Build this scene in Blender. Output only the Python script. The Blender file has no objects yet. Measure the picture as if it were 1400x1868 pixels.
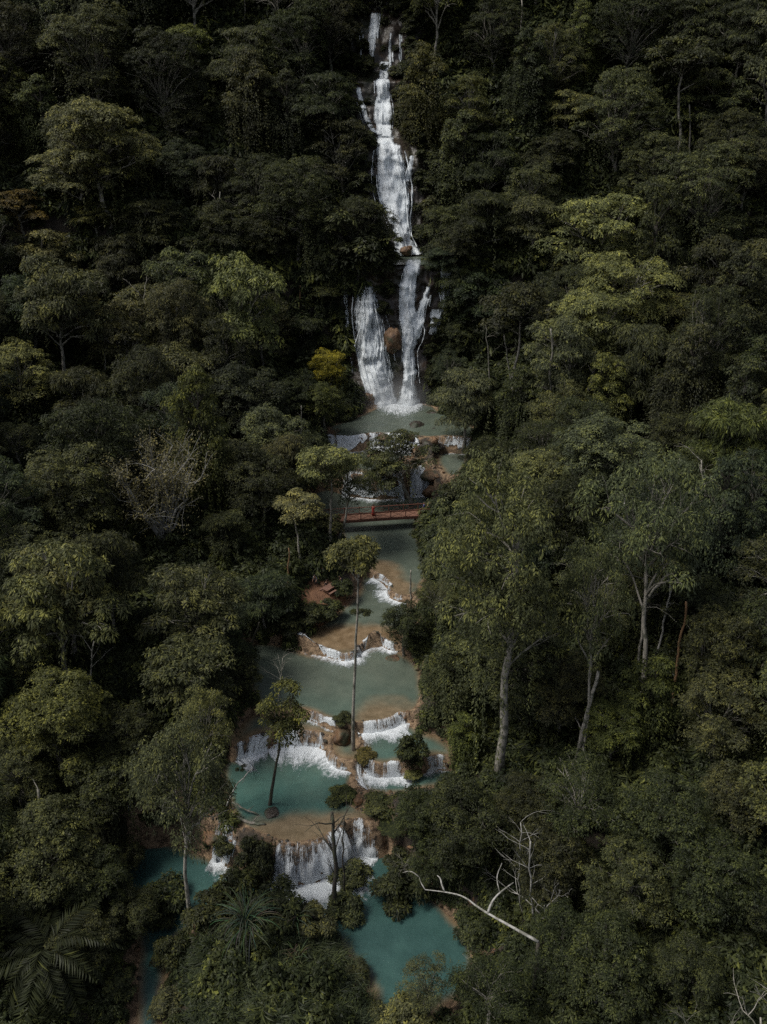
import bpy, math, random
import numpy as np
from mathutils import Vector

R = math.radians
S = bpy.context.scene
COL = S.collection

# ------------------------------------------------------------------ camera, sky, sun, exposure
CAM_Z, PITCH = 60.0, R(25.0)
FPX = 1512.0                       # focal length in photograph pixels (1400 x 1868)
cd = bpy.data.cameras.new('camera'); cam = bpy.data.objects.new('camera', cd); COL.objects.link(cam)
cam.location = (0, 0, CAM_Z); cam.rotation_euler = (R(90) - PITCH, 0, 0)
cd.sensor_fit = 'VERTICAL'; cd.sensor_height = 24.0; cd.lens = 24.0 * FPX / 1868.0
cd.clip_start = 0.5; cd.clip_end = 2000
S.camera = cam

SUN_DIR = Vector((-0.50, -0.10, 0.85)).normalized()      # towards the sun
W = bpy.data.worlds.new('World'); S.world = W; W.use_nodes = True
wn = W.node_tree.nodes; wl = W.node_tree.links
bg = wn['Background']
sky = wn.new('ShaderNodeTexSky'); sky.sky_type = 'NISHITA'; sky.sun_disc = False
sky.sun_elevation = math.asin(SUN_DIR.z); sky.sun_rotation = math.atan2(SUN_DIR.x, SUN_DIR.y)
sky.air_density = 1.0; sky.dust_density = 3.0
hs = wn.new('ShaderNodeHueSaturation'); hs.inputs['Saturation'].default_value = 0.5      # white overcast
wl.new(sky.outputs[0], hs.inputs['Color']); wl.new(hs.outputs[0], bg.inputs[0]); bg.inputs[1].default_value = 0.054
sd = bpy.data.lights.new('sun', 'SUN'); sd.energy = 1.75; sd.angle = R(20); sd.color = (1.0, 0.97, 0.90)
sun = bpy.data.objects.new('sun', sd); COL.objects.link(sun)
sun.rotation_euler = SUN_DIR.to_track_quat('Z', 'Y').to_euler()
S.view_settings.view_transform = 'Standard'; S.view_settings.look = 'None'
S.view_settings.exposure = 0.85; S.view_settings.gamma = 1.0; S.view_settings.use_curve_mapping = False
S.cycles.use_denoising = False; S.cycles.sample_clamp_indirect = 1.0
S.cycles.max_bounces = 5; S.cycles.diffuse_bounces = 2; S.cycles.glossy_bounces = 2
S.cycles.transparent_max_bounces = 12; S.cycles.caustics_reflective = False; S.cycles.caustics_refractive = False

# ------------------------------------------------------------------ numeric helpers
CP, SP = math.cos(PITCH), math.sin(PITCH)
def at_z(px, py, z):
    u, v = (px - 700) / FPX, (934 - py) / FPX
    dy, dz = CP + v * SP, -SP + v * CP
    t = (z - CAM_Z) / dz
    return np.array((u * t, dy * t, z))
def at_y(px, py, y):
    u, v = (px - 700) / FPX, (934 - py) / FPX
    dy, dz = CP + v * SP, -SP + v * CP
    t = y / dy
    return np.array((u * t, y, CAM_Z + dz * t))
def proj(p):
    p = np.asarray(p, float)
    x, y, z = p[..., 0], p[..., 1], p[..., 2] - CAM_Z
    d = y * CP - z * SP; v = y * SP + z * CP
    d = np.maximum(d, 0.1)
    return 700 + FPX * x / d, 934 - FPX * v / d, d

def _hash(ix, iy, iz):
    n = (ix.astype(np.int64) * 374761393 + iy.astype(np.int64) * 668265263 + iz.astype(np.int64) * 2147483647) & 0xffffffff
    n = ((n ^ (n >> 13)) * 1274126177) & 0xffffffff
    n = ((n ^ (n >> 16)) * 2246822519) & 0xffffffff
    return ((n ^ (n >> 15)) & 0xffff) / 65535.0
def vnoise(x, y, z=0.0):
    x, y, z = np.broadcast_arrays(np.asarray(x, float), np.asarray(y, float), np.asarray(z, float))
    ix, iy, iz = np.floor(x), np.floor(y), np.floor(z)
    fx, fy, fz = x - ix, y - iy, z - iz
    fx, fy, fz = [f * f * (3 - 2 * f) for f in (fx, fy, fz)]
    r = 0
    for a in (0, 1):
        for b in (0, 1):
            for c in (0, 1):
                r = r + (fx if a else 1 - fx) * (fy if b else 1 - fy) * (fz if c else 1 - fz) * _hash(ix + a, iy + b, iz + c)
    return r
def fbm(x, y, z=0.0, n=4):
    r, a, t = 0, 0.5, 0
    for k in range(n):
        r = r + a * vnoise(np.asarray(x) * 2**k + 17.3 * k, np.asarray(y) * 2**k - 9.1 * k, np.asarray(z) * 2**k); t += a; a *= 0.5
    return r / t
def sstep(a, b, x):
    t = np.clip((np.asarray(x, float) - a) / (b - a), 0, 1); return t * t * (3 - 2 * t)

def chaikin(P, closed=True, n=2):
    P = np.asarray(P, float)
    for _ in range(n):
        if closed:
            Q = np.roll(P, -1, 0)
            P = np.stack((0.75 * P + 0.25 * Q, 0.25 * P + 0.75 * Q), 1).reshape(-1, P.shape[1])
        else:
            A, B = P[:-1], P[1:]
            M = np.stack((0.75 * A + 0.25 * B, 0.25 * A + 0.75 * B), 1).reshape(-1, P.shape[1])
            P = np.vstack((P[:1], M[1:-1], P[-1:]))
    return P
def resample(P, n):
    P = np.asarray(P, float)
    L = np.concatenate(([0], np.cumsum(np.linalg.norm(np.diff(P, axis=0), axis=1))))
    t = np.linspace(0, L[-1], n)
    return np.stack([np.interp(t, L, P[:, k]) for k in range(P.shape[1])], 1), L[-1]
def poly_sd(poly, x, y, want_pt=False):
    """signed distance to a closed polygon (negative inside)"""
    x = np.asarray(x, float).ravel(); y = np.asarray(y, float).ravel()
    best = np.full(x.shape, 1e18); inside = np.zeros(x.shape, bool)
    bx = np.zeros_like(x); by = np.zeros_like(y)
    n = len(poly)
    for i in range(n):
        ax, ay = poly[i]; cx, cy = poly[(i + 1) % n]
        ex, ey = cx - ax, cy - ay
        L2 = ex * ex + ey * ey + 1e-12
        t = np.clip(((x - ax) * ex + (y - ay) * ey) / L2, 0, 1)
        qx, qy = ax + t * ex, ay + t * ey
        d = (x - qx) ** 2 + (y - qy) ** 2
        m = d < best
        best = np.where(m, d, best)
        if want_pt: bx = np.where(m, qx, bx); by = np.where(m, qy, by)
        cr = (ay > y) != (cy > y)
        if ey != 0: inside ^= cr & (x < ex * (y - ay) / ey + ax)
    s = np.where(inside, -1, 1) * np.sqrt(best)
    return (s, bx, by) if want_pt else s

# ------------------------------------------------------------------ mesh helpers
def mesh_np(name, V, F, mats=(), smooth=False, attrs=None, mat_idx=None):
    """V (n,3); F (m,3 or 4) int array"""
    V = np.asarray(V, np.float32); F = np.asarray(F, np.int32)
    me = bpy.data.meshes.new(name)
    k = F.shape[1]
    me.vertices.add(len(V)); me.vertices.foreach_set('co', V.ravel())
    me.loops.add(F.size); me.loops.foreach_set('vertex_index', F.ravel())
    me.polygons.add(len(F))
    me.polygons.foreach_set('loop_start', np.arange(0, F.size, k, dtype=np.int32))
    me.polygons.foreach_set('loop_total', np.full(len(F), k, np.int32))
    if mat_idx is not None: me.polygons.foreach_set('material_index', np.asarray(mat_idx, np.int32))
    me.update(calc_edges=True)
    me.polygons.foreach_set('use_smooth', np.full(len(F), bool(smooth)))
    for m in mats: me.materials.append(m)
    for an, av in (attrs or {}).items():
        a = me.attributes.new(an, 'FLOAT', 'POINT'); a.data.foreach_set('value', np.asarray(av, np.float32).ravel())
    return me
def obj(name, me, parent=None, loc=None, color=None):
    o = bpy.data.objects.new(name, me); COL.objects.link(o)
    if parent is not None: o.parent = parent
    if loc is not None: o.location = loc
    if color is not None: o.color = (*color, 1)
    return o
def tag(o, label=None, cat=None, group=None, kind=None):
    if label: o['label'] = label
    if cat: o['category'] = cat
    if group: o['group'] = group
    if kind: o['kind'] = kind
    return o
def thing(name, label, cat, loc=(0, 0, 0), rz=0.0, group=None):
    o = bpy.data.objects.new(name, None); COL.objects.link(o)
    o.location = loc; o.rotation_euler = (0, 0, rz); o.empty_display_size = 0.3
    return tag(o, label, cat, group)

class MB:
    """collects quads and triangles (as quads) into one mesh"""
    def __init__(s): s.V = []; s.F = []; s.n = 0
    def add(s, V, F):
        s.V.append(np.asarray(V, float)); s.F.append(np.asarray(F, int) + s.n); s.n += len(V)
    def tube(s, P, r, k=6, cap=True):
        P = np.asarray(P, float); r = np.broadcast_to(np.asarray(r, float), (len(P),))
        T = np.gradient(P, axis=0); T /= np.linalg.norm(T, axis=1)[:, None] + 1e-9
        ref = np.array((1.0, 0, 0)) if abs(T[0, 0]) < 0.8 else np.array((0, 1.0, 0))
        A = np.cross(T, ref); A /= np.linalg.norm(A, axis=1)[:, None] + 1e-9
        B = np.cross(T, A)
        a = np.arange(k) * 2 * math.pi / k
        V = P[:, None] + r[:, None, None] * (np.cos(a)[None, :, None] * A[:, None] + np.sin(a)[None, :, None] * B[:, None])
        n = len(P); i = np.arange(n - 1)[:, None] * k; j = np.arange(k)[None]; j2 = (j + 1) % k
        F = np.stack((i + j, i + j2, i + k + j2, i + k + j), -1).reshape(-1, 4)
        V = V.reshape(-1, 3)
        if cap:
            c = len(V); V = np.vstack((V, P[:1], P[-1:]))
            jj = np.arange(0, k, 2)
            e = (n - 1) * k
            f1 = np.stack((np.full(len(jj), c), (jj + 2) % k, (jj + 1) % k, jj), 1)
            f2 = np.stack((np.full(len(jj), c + 1), e + jj, e + (jj + 1) % k, e + (jj + 2) % k), 1)
            F = np.vstack((F, f1, f2))
        s.add(V, F)
    def box(s, c, d, ax=None):
        """box centred c with half sizes d along axes ax (rows)"""
        ax = np.eye(3) if ax is None else np.asarray(ax, float)
        sg = np.array([(x, y, z) for x in (-1, 1) for y in (-1, 1) for z in (-1, 1)], float)
        V = np.asarray(c, float) + (sg * np.asarray(d, float)) @ ax
        s.add(V, [(0, 1, 3, 2), (4, 6, 7, 5), (0, 4, 5, 1), (2, 3, 7, 6), (0, 2, 6, 4), (1, 5, 7, 3)])
    def bar(s, a, b, w, h):
        a = np.asarray(a, float); b = np.asarray(b, float); t = b - a; L = np.linalg.norm(t); t /= L
        up = np.array((0, 0, 1.0)) if abs(t[2]) < 0.95 else np.array((1.0, 0, 0))
        sx = np.cross(t, up); sx /= np.linalg.norm(sx); uz = np.cross(sx, t)
        s.box((a + b) / 2, (L / 2, w / 2, h / 2), (t, sx, uz))
    def mesh(s, name, mats, smooth=False, attrs=None):
        return mesh_np(name, np.vstack(s.V), np.vstack(s.F), mats, smooth, attrs)

# ------------------------------------------------------------------ materials
def mat(name):
    m = bpy.data.materials.new(name); m.use_nodes = True
    return m, m.node_tree.nodes, m.node_tree.links, m.node_tree.nodes['Principled BSDF']
def ramp(n, stops):
    r = n.new('ShaderNodeValToRGB'); e = r.color_ramp.elements
    while len(e) < len(stops): e.new(0.5)
    for el, (p, c) in zip(e, stops): el.position = p; el.color = (*c, 1) if len(c) == 3 else c
    return r
def noise(n, l, scale, detail=4, vec=None, rough=0.55):
    t = n.new('ShaderNodeTexNoise'); t.inputs['Scale'].default_value = scale; t.inputs['Detail'].default_value = detail
    t.inputs['Roughness'].default_value = rough
    if vec is not None: l.new(vec, t.inputs['Vector'])
    return t
def math_(n, l, op, a, b=None, clamp=False):
    t = n.new('ShaderNodeMath'); t.operation = op; t.use_clamp = clamp
    for i, v in enumerate((a, b)):
        if v is None: continue
        if isinstance(v, (int, float)): t.inputs[i].default_value = v
        else: l.new(v, t.inputs[i])
    return t.outputs[0]
def mixc(n, l, f, a, b, mode='MIX'):
    t = n.new('ShaderNodeMix'); t.data_type = 'RGBA'; t.blend_type = mode
    for i, v in ((0, f), (6, a), (7, b)):
        if isinstance(v, (int, float)): t.inputs[i].default_value = v
        elif isinstance(v, tuple): t.inputs[i].default_value = (*v, 1)
        else: l.new(v, t.inputs[i])
    return t.outputs[2]
def attr(n, name, out='Fac'):
    a = n.new('ShaderNodeAttribute'); a.attribute_name = name; return a.outputs[out]
def bump(n, l, h, strength, dist, p):
    b = n.new('ShaderNodeBump'); b.inputs['Strength'].default_value = strength; b.inputs['Distance'].default_value = dist
    l.new(h, b.inputs['Height']); l.new(b.outputs[0], p.inputs['Normal']); return b
def geo_pos(n): return n.new('ShaderNodeNewGeometry').outputs['Position']
def objco(n): return n.new('ShaderNodeTexCoord').outputs['Object']

def leaf_material(name, own=None, transl=0.22, rough=0.5, hue_jit=0.35):
    """colour = the object's own colour (or a fixed one), varied leaf by leaf, with highlights painted in"""
    m, n, l, p = mat(name)
    if own is None:
        oi = n.new('ShaderNodeObjectInfo'); base = oi.outputs['Color']
    else:
        rgb = n.new('ShaderNodeRGB'); rgb.outputs[0].default_value = (*own, 1); base = rgb.outputs[0]
    r = attr(n, 'rnd')
    v = ramp(n, [(0.0, (0.34, 0.36, 0.34)), (0.42, (0.80, 0.81, 0.76)), (0.75, (1.55, 1.5, 1.15)), (1.0, (3.0, 2.7, 1.5))]); l.new(r, v.inputs[0])  # bright end of the ramp paints leaf highlights
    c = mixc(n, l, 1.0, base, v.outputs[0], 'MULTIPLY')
    if own is not None:
        oi = n.new('ShaderNodeObjectInfo')
        v2 = ramp(n, [(0, (0.55, 0.6, 0.6)), (0.5, (1, 1, 1)), (1, (1.5, 1.4, 1.1))]); l.new(oi.outputs['Random'], v2.inputs[0])
        c = mixc(n, l, 1.0, c, v2.outputs[0], 'MULTIPLY')
    l.new(c, p.inputs['Base Color']); p.inputs['Roughness'].default_value = rough
    p.inputs['Specular IOR Level'].default_value = 0.16
    tr = n.new('ShaderNodeBsdfTranslucent'); l.new(c, tr.inputs[0])
    mx = n.new('ShaderNodeMixShader'); mx.inputs[0].default_value = transl
    l.new(p.outputs[0], mx.inputs[1]); l.new(tr.outputs[0], mx.inputs[2])
    l.new(mx.outputs[0], n['Material Output'].inputs[0])
    return m
M = {}
M['leaf'] = leaf_material('leaf')
M['under'] = leaf_material('undergrowth_leaf', (0.045, 0.055, 0.026))
M['grassblade'] = leaf_material('grass_blade', (0.05, 0.065, 0.04), rough=0.4)

def bark(name, a, b, spots=None):
    m, n, l, p = mat(name)
    co = objco(n)
    mp = n.new('ShaderNodeMapping'); mp.inputs['Scale'].default_value = (6, 6, 1.6); l.new(co, mp.inputs[0])
    t = noise(n, l, 1.0, 6, mp.outputs[0], 0.65)
    r = ramp(n, [(0.3, a), (0.65, b)]); l.new(t.outputs[0], r.inputs[0])
    c = r.outputs[0]
    if spots:
        t2 = noise(n, l, 2.2, 4, co); r2 = ramp(n, [(0.48, (0, 0, 0)), (0.6, (1, 1, 1))]); l.new(t2.outputs[0], r2.inputs[0])
        c = mixc(n, l, r2.outputs[0], c, spots)
    l.new(c, p.inputs['Base Color']); p.inputs['Roughness'].default_value = 0.85
    bump(n, l, t.outputs[0], 0.6, 0.06, p)
    return m
M['bark_grey'] = bark('bark_grey', (0.12, 0.105, 0.085), (0.24, 0.22, 0.19), (0.09, 0.10, 0.07))
M['bark_pale'] = bark('bark_pale', (0.19, 0.175, 0.145), (0.38, 0.35, 0.30), (0.10, 0.10, 0.075))
M['bark_dark'] = bark('bark_dark', (0.025, 0.02, 0.016), (0.06, 0.05, 0.04), (0.05, 0.055, 0.03))
M['bark_white'] = bark('bark_white', (0.18, 0.175, 0.16), (0.42, 0.405, 0.375), (0.16, 0.155, 0.13))
M['bark_orange'] = bark('bark_orange', (0.13, 0.075, 0.035), (0.24, 0.14, 0.07), None)

def rock_material(name, cols, scale=0.8, rough=0.65, moss=None):
    m, n, l, p = mat(name); co = geo_pos(n)
    t = noise(n, l, scale, 8, co, 0.65); r = ramp(n, cols); l.new(t.outputs[0], r.inputs[0]); c = r.outputs[0]
    if moss:
        t2 = noise(n, l, scale * 0.5, 5, co); r2 = ramp(n, [(0.5, (0, 0, 0)), (0.62, (1, 1, 1))]); l.new(t2.outputs[0], r2.inputs[0])
        c = mixc(n, l, r2.outputs[0], c, moss)
    l.new(c, p.inputs['Base Color']); p.inputs['Roughness'].default_value = rough
    t3 = noise(n, l, scale * 5, 6, co, 0.7); bump(n, l, t3.outputs[0], 0.8, 0.15, p)
    return m
M['rock_ochre'] = rock_material('rock_ochre', [(0.34, (0.035, 0.022, 0.013)), (0.5, (0.14, 0.075, 0.036)), (0.68, (0.26, 0.155, 0.08))], 1.2, 0.6, (0.04, 0.042, 0.02))
M['rock_dark'] = rock_material('rock_dark', [(0.35, (0.018, 0.015, 0.012)), (0.65, (0.07, 0.055, 0.042))], 1.4, 0.45, (0.03, 0.035, 0.018))
M['cliff'] = rock_material('cliff_rock', [(0.34, (0.016, 0.012, 0.009)), (0.54, (0.042, 0.031, 0.023)), (0.72, (0.12, 0.072, 0.04))], 0.35, 0.4, (0.024, 0.028, 0.014))

def ground_material():
    m, n, l, p = mat('ground_soil'); co = geo_pos(n)
    t = noise(n, l, 0.5, 8, co, 0.6)
    soil = ramp(n, [(0.35, (0.018, 0.014, 0.010)), (0.65, (0.06, 0.045, 0.03))]); l.new(t.outputs[0], soil.inputs[0])
    t2 = noise(n, l, 1.9, 10, co, 0.72)
    trav = ramp(n, [(0.34, (0.03, 0.02, 0.012)), (0.45, (0.12, 0.076, 0.043)), (0.58, (0.33, 0.225, 0.135)), (0.75, (0.17, 0.095, 0.05))]); l.new(t2.outputs[0], trav.inputs[0])
    earth = ramp(n, [(0.3, (0.10, 0.045, 0.022)), (0.7, (0.22, 0.11, 0.055))]); l.new(t2.outputs[0], earth.inputs[0])
    c = mixc(n, l, attr(n, 'trav'), soil.outputs[0], trav.outputs[0])
    c = mixc(n, l, attr(n, 'earth'), c, earth.outputs[0])
    l.new(c, p.inputs['Base Color']); p.inputs['Roughness'].default_value = 0.7
    t3 = noise(n, l, 4.0, 9, co, 0.75); bump(n, l, t3.outputs[0], 1.0, 0.22, p)
    return m
M['ground'] = ground_material()

def water_material():
    m, n, l, p = mat('pool_water'); co = geo_pos(n)
    sep = n.new('ShaderNodeSeparateXYZ'); l.new(co, sep.inputs[0])
    # minerals: turquoise down in the lowest basins, greyer further up the stream
    mr = n.new('ShaderNodeMapRange'); l.new(sep.outputs[1], mr.inputs[0])
    mr.inputs[1].default_value = 53; mr.inputs[2].default_value = 74
    big = noise(n, l, 0.22, 4, co)
    f = math_(n, l, 'ADD', mr.outputs[0], math_(n, l, 'MULTIPLY', math_(n, l, 'SUBTRACT', big.outputs[0], 0.5), 0.6), True)
    deep = ramp(n, [(0.0, (0.034, 0.076, 0.070)), (0.25, (0.050, 0.110, 0.094)), (0.6, (0.080, 0.116, 0.092)), (1.0, (0.088, 0.106, 0.083))]); l.new(f, deep.inputs[0])
    t2 = noise(n, l, 1.1, 6, co, 0.6)
    shal = ramp(n, [(0.3, (0.12, 0.08, 0.042)), (0.7, (0.23, 0.165, 0.10))]); l.new(t2.outputs[0], shal.inputs[0])
    cl = noise(n, l, 0.55, 5, co, 0.6); clr = ramp(n, [(0.32, (0.84, 0.86, 0.86)), (0.68, (1.18, 1.15, 1.14))]); l.new(cl.outputs[0], clr.inputs[0])   # milky clouds of sediment
    dcol = mixc(n, l, 1.0, deep.outputs[0], clr.outputs[0], 'MULTIPLY')
    c = mixc(n, l, attr(n, 'shallow'), dcol, shal.outputs[0])
    l.new(c, p.inputs['Base Color']); p.inputs['Roughness'].default_value = 0.2; p.inputs['IOR'].default_value = 1.33
    mp = n.new('ShaderNodeMapping'); mp.inputs['Scale'].default_value = (1.0, 1.8, 1.0); l.new(co, mp.inputs[0])
    w = noise(n, l, 3.2, 6, mp.outputs[0], 0.7); bump(n, l, w.outputs[0], 0.45, 0.12, p)
    return m
M['water'] = water_material()

def foam_material(name, kind):
    """white water: uv = (metres across, 0..1 along the flow); alpha opens into threads"""
    m, n, l, p = mat(name)
    uv = n.new('ShaderNodeUVMap').outputs[0]
    sep = n.new('ShaderNodeSeparateXYZ'); l.new(uv, sep.inputs[0])
    mp = n.new('ShaderNodeMapping'); l.new(uv, mp.inputs[0])
    mp2 = n.new('ShaderNodeMapping'); l.new(uv, mp2.inputs[0])
    den = attr(n, 'dens')
    if kind == 'curtain': mp.inputs['Scale'].default_value = (8.0, 0.5, 1); mp2.inputs['Scale'].default_value = (1.6, 0.5, 1)
    elif kind == 'fall': mp.inputs['Scale'].default_value = (5.0, 0.42, 1); mp2.inputs['Scale'].default_value = (1.1, 0.16, 1)
    else: mp.inputs['Scale'].default_value = (4.5, 1.3, 1); mp2.inputs['Scale'].default_value = (0.9, 0.35, 1)
    a = noise(n, l, 1.0, 6, mp.outputs[0], 0.72); b = noise(n, l, 1.0, 4, mp2.outputs[0])
    s = math_(n, l, 'ADD', math_(n, l, 'MULTIPLY', a.outputs[0], 0.58), math_(n, l, 'MULTIPLY', b.outputs[0], 0.42))
    mp3 = n.new('ShaderNodeMapping'); l.new(uv, mp3.inputs[0]); mp3.inputs['Scale'].default_value = (3.6, 1.9, 1) if kind != 'foam' else (3.0, 2.4, 1)
    sp = noise(n, l, 1.0, 5, mp3.outputs[0], 0.8)      # broken drops and clots
    s = math_(n, l, 'ADD', s, math_(n, l, 'MULTIPLY', math_(n, l, 'SUBTRACT', sp.outputs[0], 0.5), 0.55))
    s = math_(n, l, 'ADD', s, math_(n, l, 'SUBTRACT', den, 0.5))
    lo, hi = {'curtain': (0.40, 0.62), 'fall': (0.36, 0.62), 'foam': (0.38, 0.74)}[kind]
    mr = n.new('ShaderNodeMapRange'); mr.interpolation_type = 'SMOOTHSTEP'; l.new(s, mr.inputs[0]); mr.inputs[1].default_value = lo; mr.inputs[2].default_value = hi
    al = math_(n, l, 'MULTIPLY', mr.outputs[0], 0.95)
    thick = ramp(n, [(0.34, (0.40, 0.51, 0.60)), (0.43, (0.70, 0.80, 0.88)), (0.52, (0.88, 0.93, 0.97))]); l.new(s, thick.inputs[0])
    l.new(thick.outputs[0], p.inputs['Base Color']); p.inputs['Roughness'].default_value = 0.6
    l.new(al, p.inputs['Alpha'])
    h = noise(n, l, 2.0, 6, mp.outputs[0], 0.8); bump(n, l, h.outputs[0], 1.0, 0.25, p)
    return m
M['curtain'] = foam_material('falling_water', 'curtain')
M['fall'] = foam_material('waterfall_water', 'fall')
M['foam'] = foam_material('foam', 'foam')

def plain(name, col, rough=0.7, var=0.25, scale=3.0):
    m, n, l, p = mat(name); t = noise(n, l, scale, 5, objco(n))
    r = ramp(n, [(0.3, tuple(c * (1 - var) for c in col)), (0.7, tuple(c * (1 + var) for c in col))]); l.new(t.outputs[0], r.inputs[0])
    l.new(r.outputs[0], p.inputs['Base Color']); p.inputs['Roughness'].default_value = rough
    return m

# ------------------------------------------------------------------ pools (traced outlines laid on their own water levels)
def zpoly(px, z, n=2): return chaikin(np.array([at_z(x, y, z)[:2] for x, y in px]), True, n)
POOL = {}
def pool(name, z, margin, deep, px, label): POOL[name] = dict(z=z, m=margin, deep=deep, poly=zpoly(px, z), label=label)
pool('lowest_pool', 0.0, 0.5, 1.2, [(200,1560),(255,1532),(320,1535),(380,1562),(430,1590),(470,1604),(510,1614),(560,1620),(600,1604),(640,1556),(690,1540),(725,1580),
     (795,1640),(872,1720),(862,1805),(770,1870),(730,1960),(690,1960),(690,1860),(672,1800),(632,1740),(592,1692),(520,1660),(430,1664),(345,1690),(310,1735),(298,1868),(290,1970),
     (238,1970),(244,1868),(250,1720),(246,1660),(212,1615)], 'deep teal lowest pool wrapping round the grassy island')
pool('turquoise_pool', 3.6, 1.0, 1.3, [(405,1385),(440,1384),(480,1370),(520,1355),(560,1356),(598,1364),(606,1384),(640,1398),(646,1412),(640,1432),(638,1460),(650,1476),(690,1484),(694,1500),
     (670,1497),(648,1494),(637,1497),(615,1511),(593,1526),(563,1537),(540,1539),(518,1537),(503,1533),(483,1523),(455,1512),(432,1502),(416,1472),(404,1425)], 'broad turquoise pool with an ochre rim below the long curtain')
pool('side_pool', 3.8, 0.5, 1.0, [(656,1412),(690,1408),(740,1403),(790,1402),(835,1398),(838,1424),(770,1440),(720,1452),(690,1449),(664,1442),(652,1430)], 'small teal pool beside the turquoise pool')
pool('tree_basin', 4.6, 0.5, 0.3, [(603,1352),(601,1364),(605,1377),(617,1386),(643,1390),(658,1386),(664,1370),(655,1348),(628,1346)], 'shallow ochre basin round the foot of the slender tree')
pool('foaming_basin', 5.2, 0.5, 0.7, [(654,1334),(680,1326),(722,1318),(752,1322),(772,1332),(812,1346),(832,1374),(819,1381),(800,1379),(783,1384),(762,1391),(735,1391),(708,1394),(684,1393),(668,1384),(662,1362)], 'foaming basin beside the slender tree')
pool('ledge_pool', 5.2, 0.45, 0.35, [(422,1364),(440,1355),(460,1345),(500,1339),(519,1334),(540,1333),(564,1334),(582,1337),(600,1345),(622,1332),(620,1319),(600,1313),(582,1304),(560,1297),(500,1290),(455,1300),(425,1334)], 'shallow ochre ledge pool above the long curtain')
pool('grey_pool', 6.2, 0.45, 1.3, [(450,1172),(490,1172),(530,1178),(560,1194),(600,1201),(642,1206),(668,1186),(700,1180),(740,1192),(768,1215),(772,1280),(752,1302),(726,1301),(718,1309),(699,1315),(675,1318),(651,1319),(618,1317),(600,1312),(582,1303),(561,1295),(515,1296),(470,1292),(452,1240)], 'wide grey green pool across the middle of the stream')
pool('bank_pool', 7.0, 0.45, 1.0, [(660,1046),(684,1047),(700,1056),(712,1082),(740,1091),(752,1105),(760,1150),(745,1172),(723,1174),(714,1173),(704,1168),(690,1160),(676,1160),(664,1172),(652,1184),(642,1192),(624,1193),(600,1186),(582,1178),(562,1168),(562,1152),(585,1140),(612,1118),(645,1092),(655,1070)], 'grey green pool below the earth bank')
pool('bridge_pool', 7.9, 0.45, 1.5, [(684,1043),(699,1051),(715,1064),(709,1073),(713,1079),(726,1085),(745,1088),(768,1078),(782,1040),(772,1000),(758,965),(768,940),(790,915),(782,893),(740,886),(680,884),(600,890),(560,902),(548,940),(590,952),(622,970),(622,1000),(632,1024),(660,1034)], 'still grey green pool under the footbridge')
pool('stepping_pool', 11.8, 1.6, 0.4, [(588,832),(620,818),(700,824),(765,821),(774,846),(740,862),(690,866),(625,858)], 'small stepped pool among the rock cascades')
pool('corner_pool', 11.5, 0.9, 0.8, [(793,826),(838,819),(862,826),(853,850),(836,872),(812,866),(800,852)], 'dim pool beside the ochre rock tongue')
pool('plunge_pool', 14.0, 1.8, 1.2, [(588,792),(640,798),(670,791),(700,791),(740,793),(765,798),(800,796),(830,796),(866,799),(874,786),(850,768),(805,752),(785,736),(700,736),(672,752),(640,765),(600,778)], 'dim plunge pool at the foot of the twin fall')

# fall profile: photograph row -> (distance, height) up the staircase of the waterfall
ROWS = [(770, 141.5), (752, 144.0), (744, 145.0), (640, 147.6), (560, 148.8), (490, 150.2), (484, 151.0)]
PROF = []
for r_, y_ in ROWS: PROF.append((r_, y_, at_y(700, r_, y_)[2]))
zP7 = PROF[-1][2] - 0.05
for r_ in (474, 468): q = at_z(700, r_, zP7); PROF.append((r_, q[1], zP7))
y0 = PROF[-1][1]
for r_, dy in ((440, 1.2), (380, 4.5), (320, 7.5), (270, 9.5), (262, 10.4), (252, 13.5), (240, 14.2), (228, 16.0), (196, 17.8), (188, 19.5), (150, 20.8), (144, 22.0), (130, 25.0), (112, 26.5), (60, 29), (24, 31.5), (14, 35), (0, 41), (-40, 55)):
    PROF.append((r_, y0 + dy, at_y(700, r_, y0 + dy)[2]))
PROF = np.array(PROF)
def prof_row(py):                      # row -> (Y, Z)
    o = np.argsort(PROF[:, 0])
    return np.interp(py, PROF[o, 0], PROF[o, 1]), np.interp(py, PROF[o, 0], PROF[o, 2])
def prof_z(Y): return np.interp(Y, PROF[:, 1], PROF[:, 2])
def fall_pt(px, py):
    Y, Z = prof_row(py)
    d = Y * CP - (Z - CAM_Z) * SP
    return (np.asarray(px) - 700) / FPX * d, Y, Z
def relief(X, Y, Z):
    return 2.6 * (fbm(X * 0.16 + 3, Z * 0.09, Y * 0.02, 3) - 0.5) + 1.7 * (fbm(X * 0.6, Z * 0.30, 5.0, 3) - 0.5) + 1.1 * (fbm(X * 0.45, Z * 0.85, 8.0, 3) - 0.5)
EARTH = zpoly([(528, 1092), (548, 1070), (562, 1046), (600, 1036), (632, 1048), (640, 1080), (612, 1100), (570, 1104)], 10.2)
FALLX = np.array([(138, 733), (145, 725), (150, 720), (162, 742), (172, 705), (182, 697), (195, 690), (230, 690)], float)
def axis_x(Y):
    px = np.interp(Y, FALLX[:, 0], FALLX[:, 1]); z = prof_z(Y)
    return (px - 700) / FPX * (Y * CP - (z - CAM_Z) * SP)
ZF = np.array([(0, -1), (44, 0.2), (49, 0.7), (52, 1.5), (55, 3.9), (64, 4.4), (67, 6.5), (76, 6.8), (79, 7.6), (90, 7.9), (94, 8.5), (115, 9.0), (121, 12.6), (129, 14.6), (143, 15.4)], float)
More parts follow.
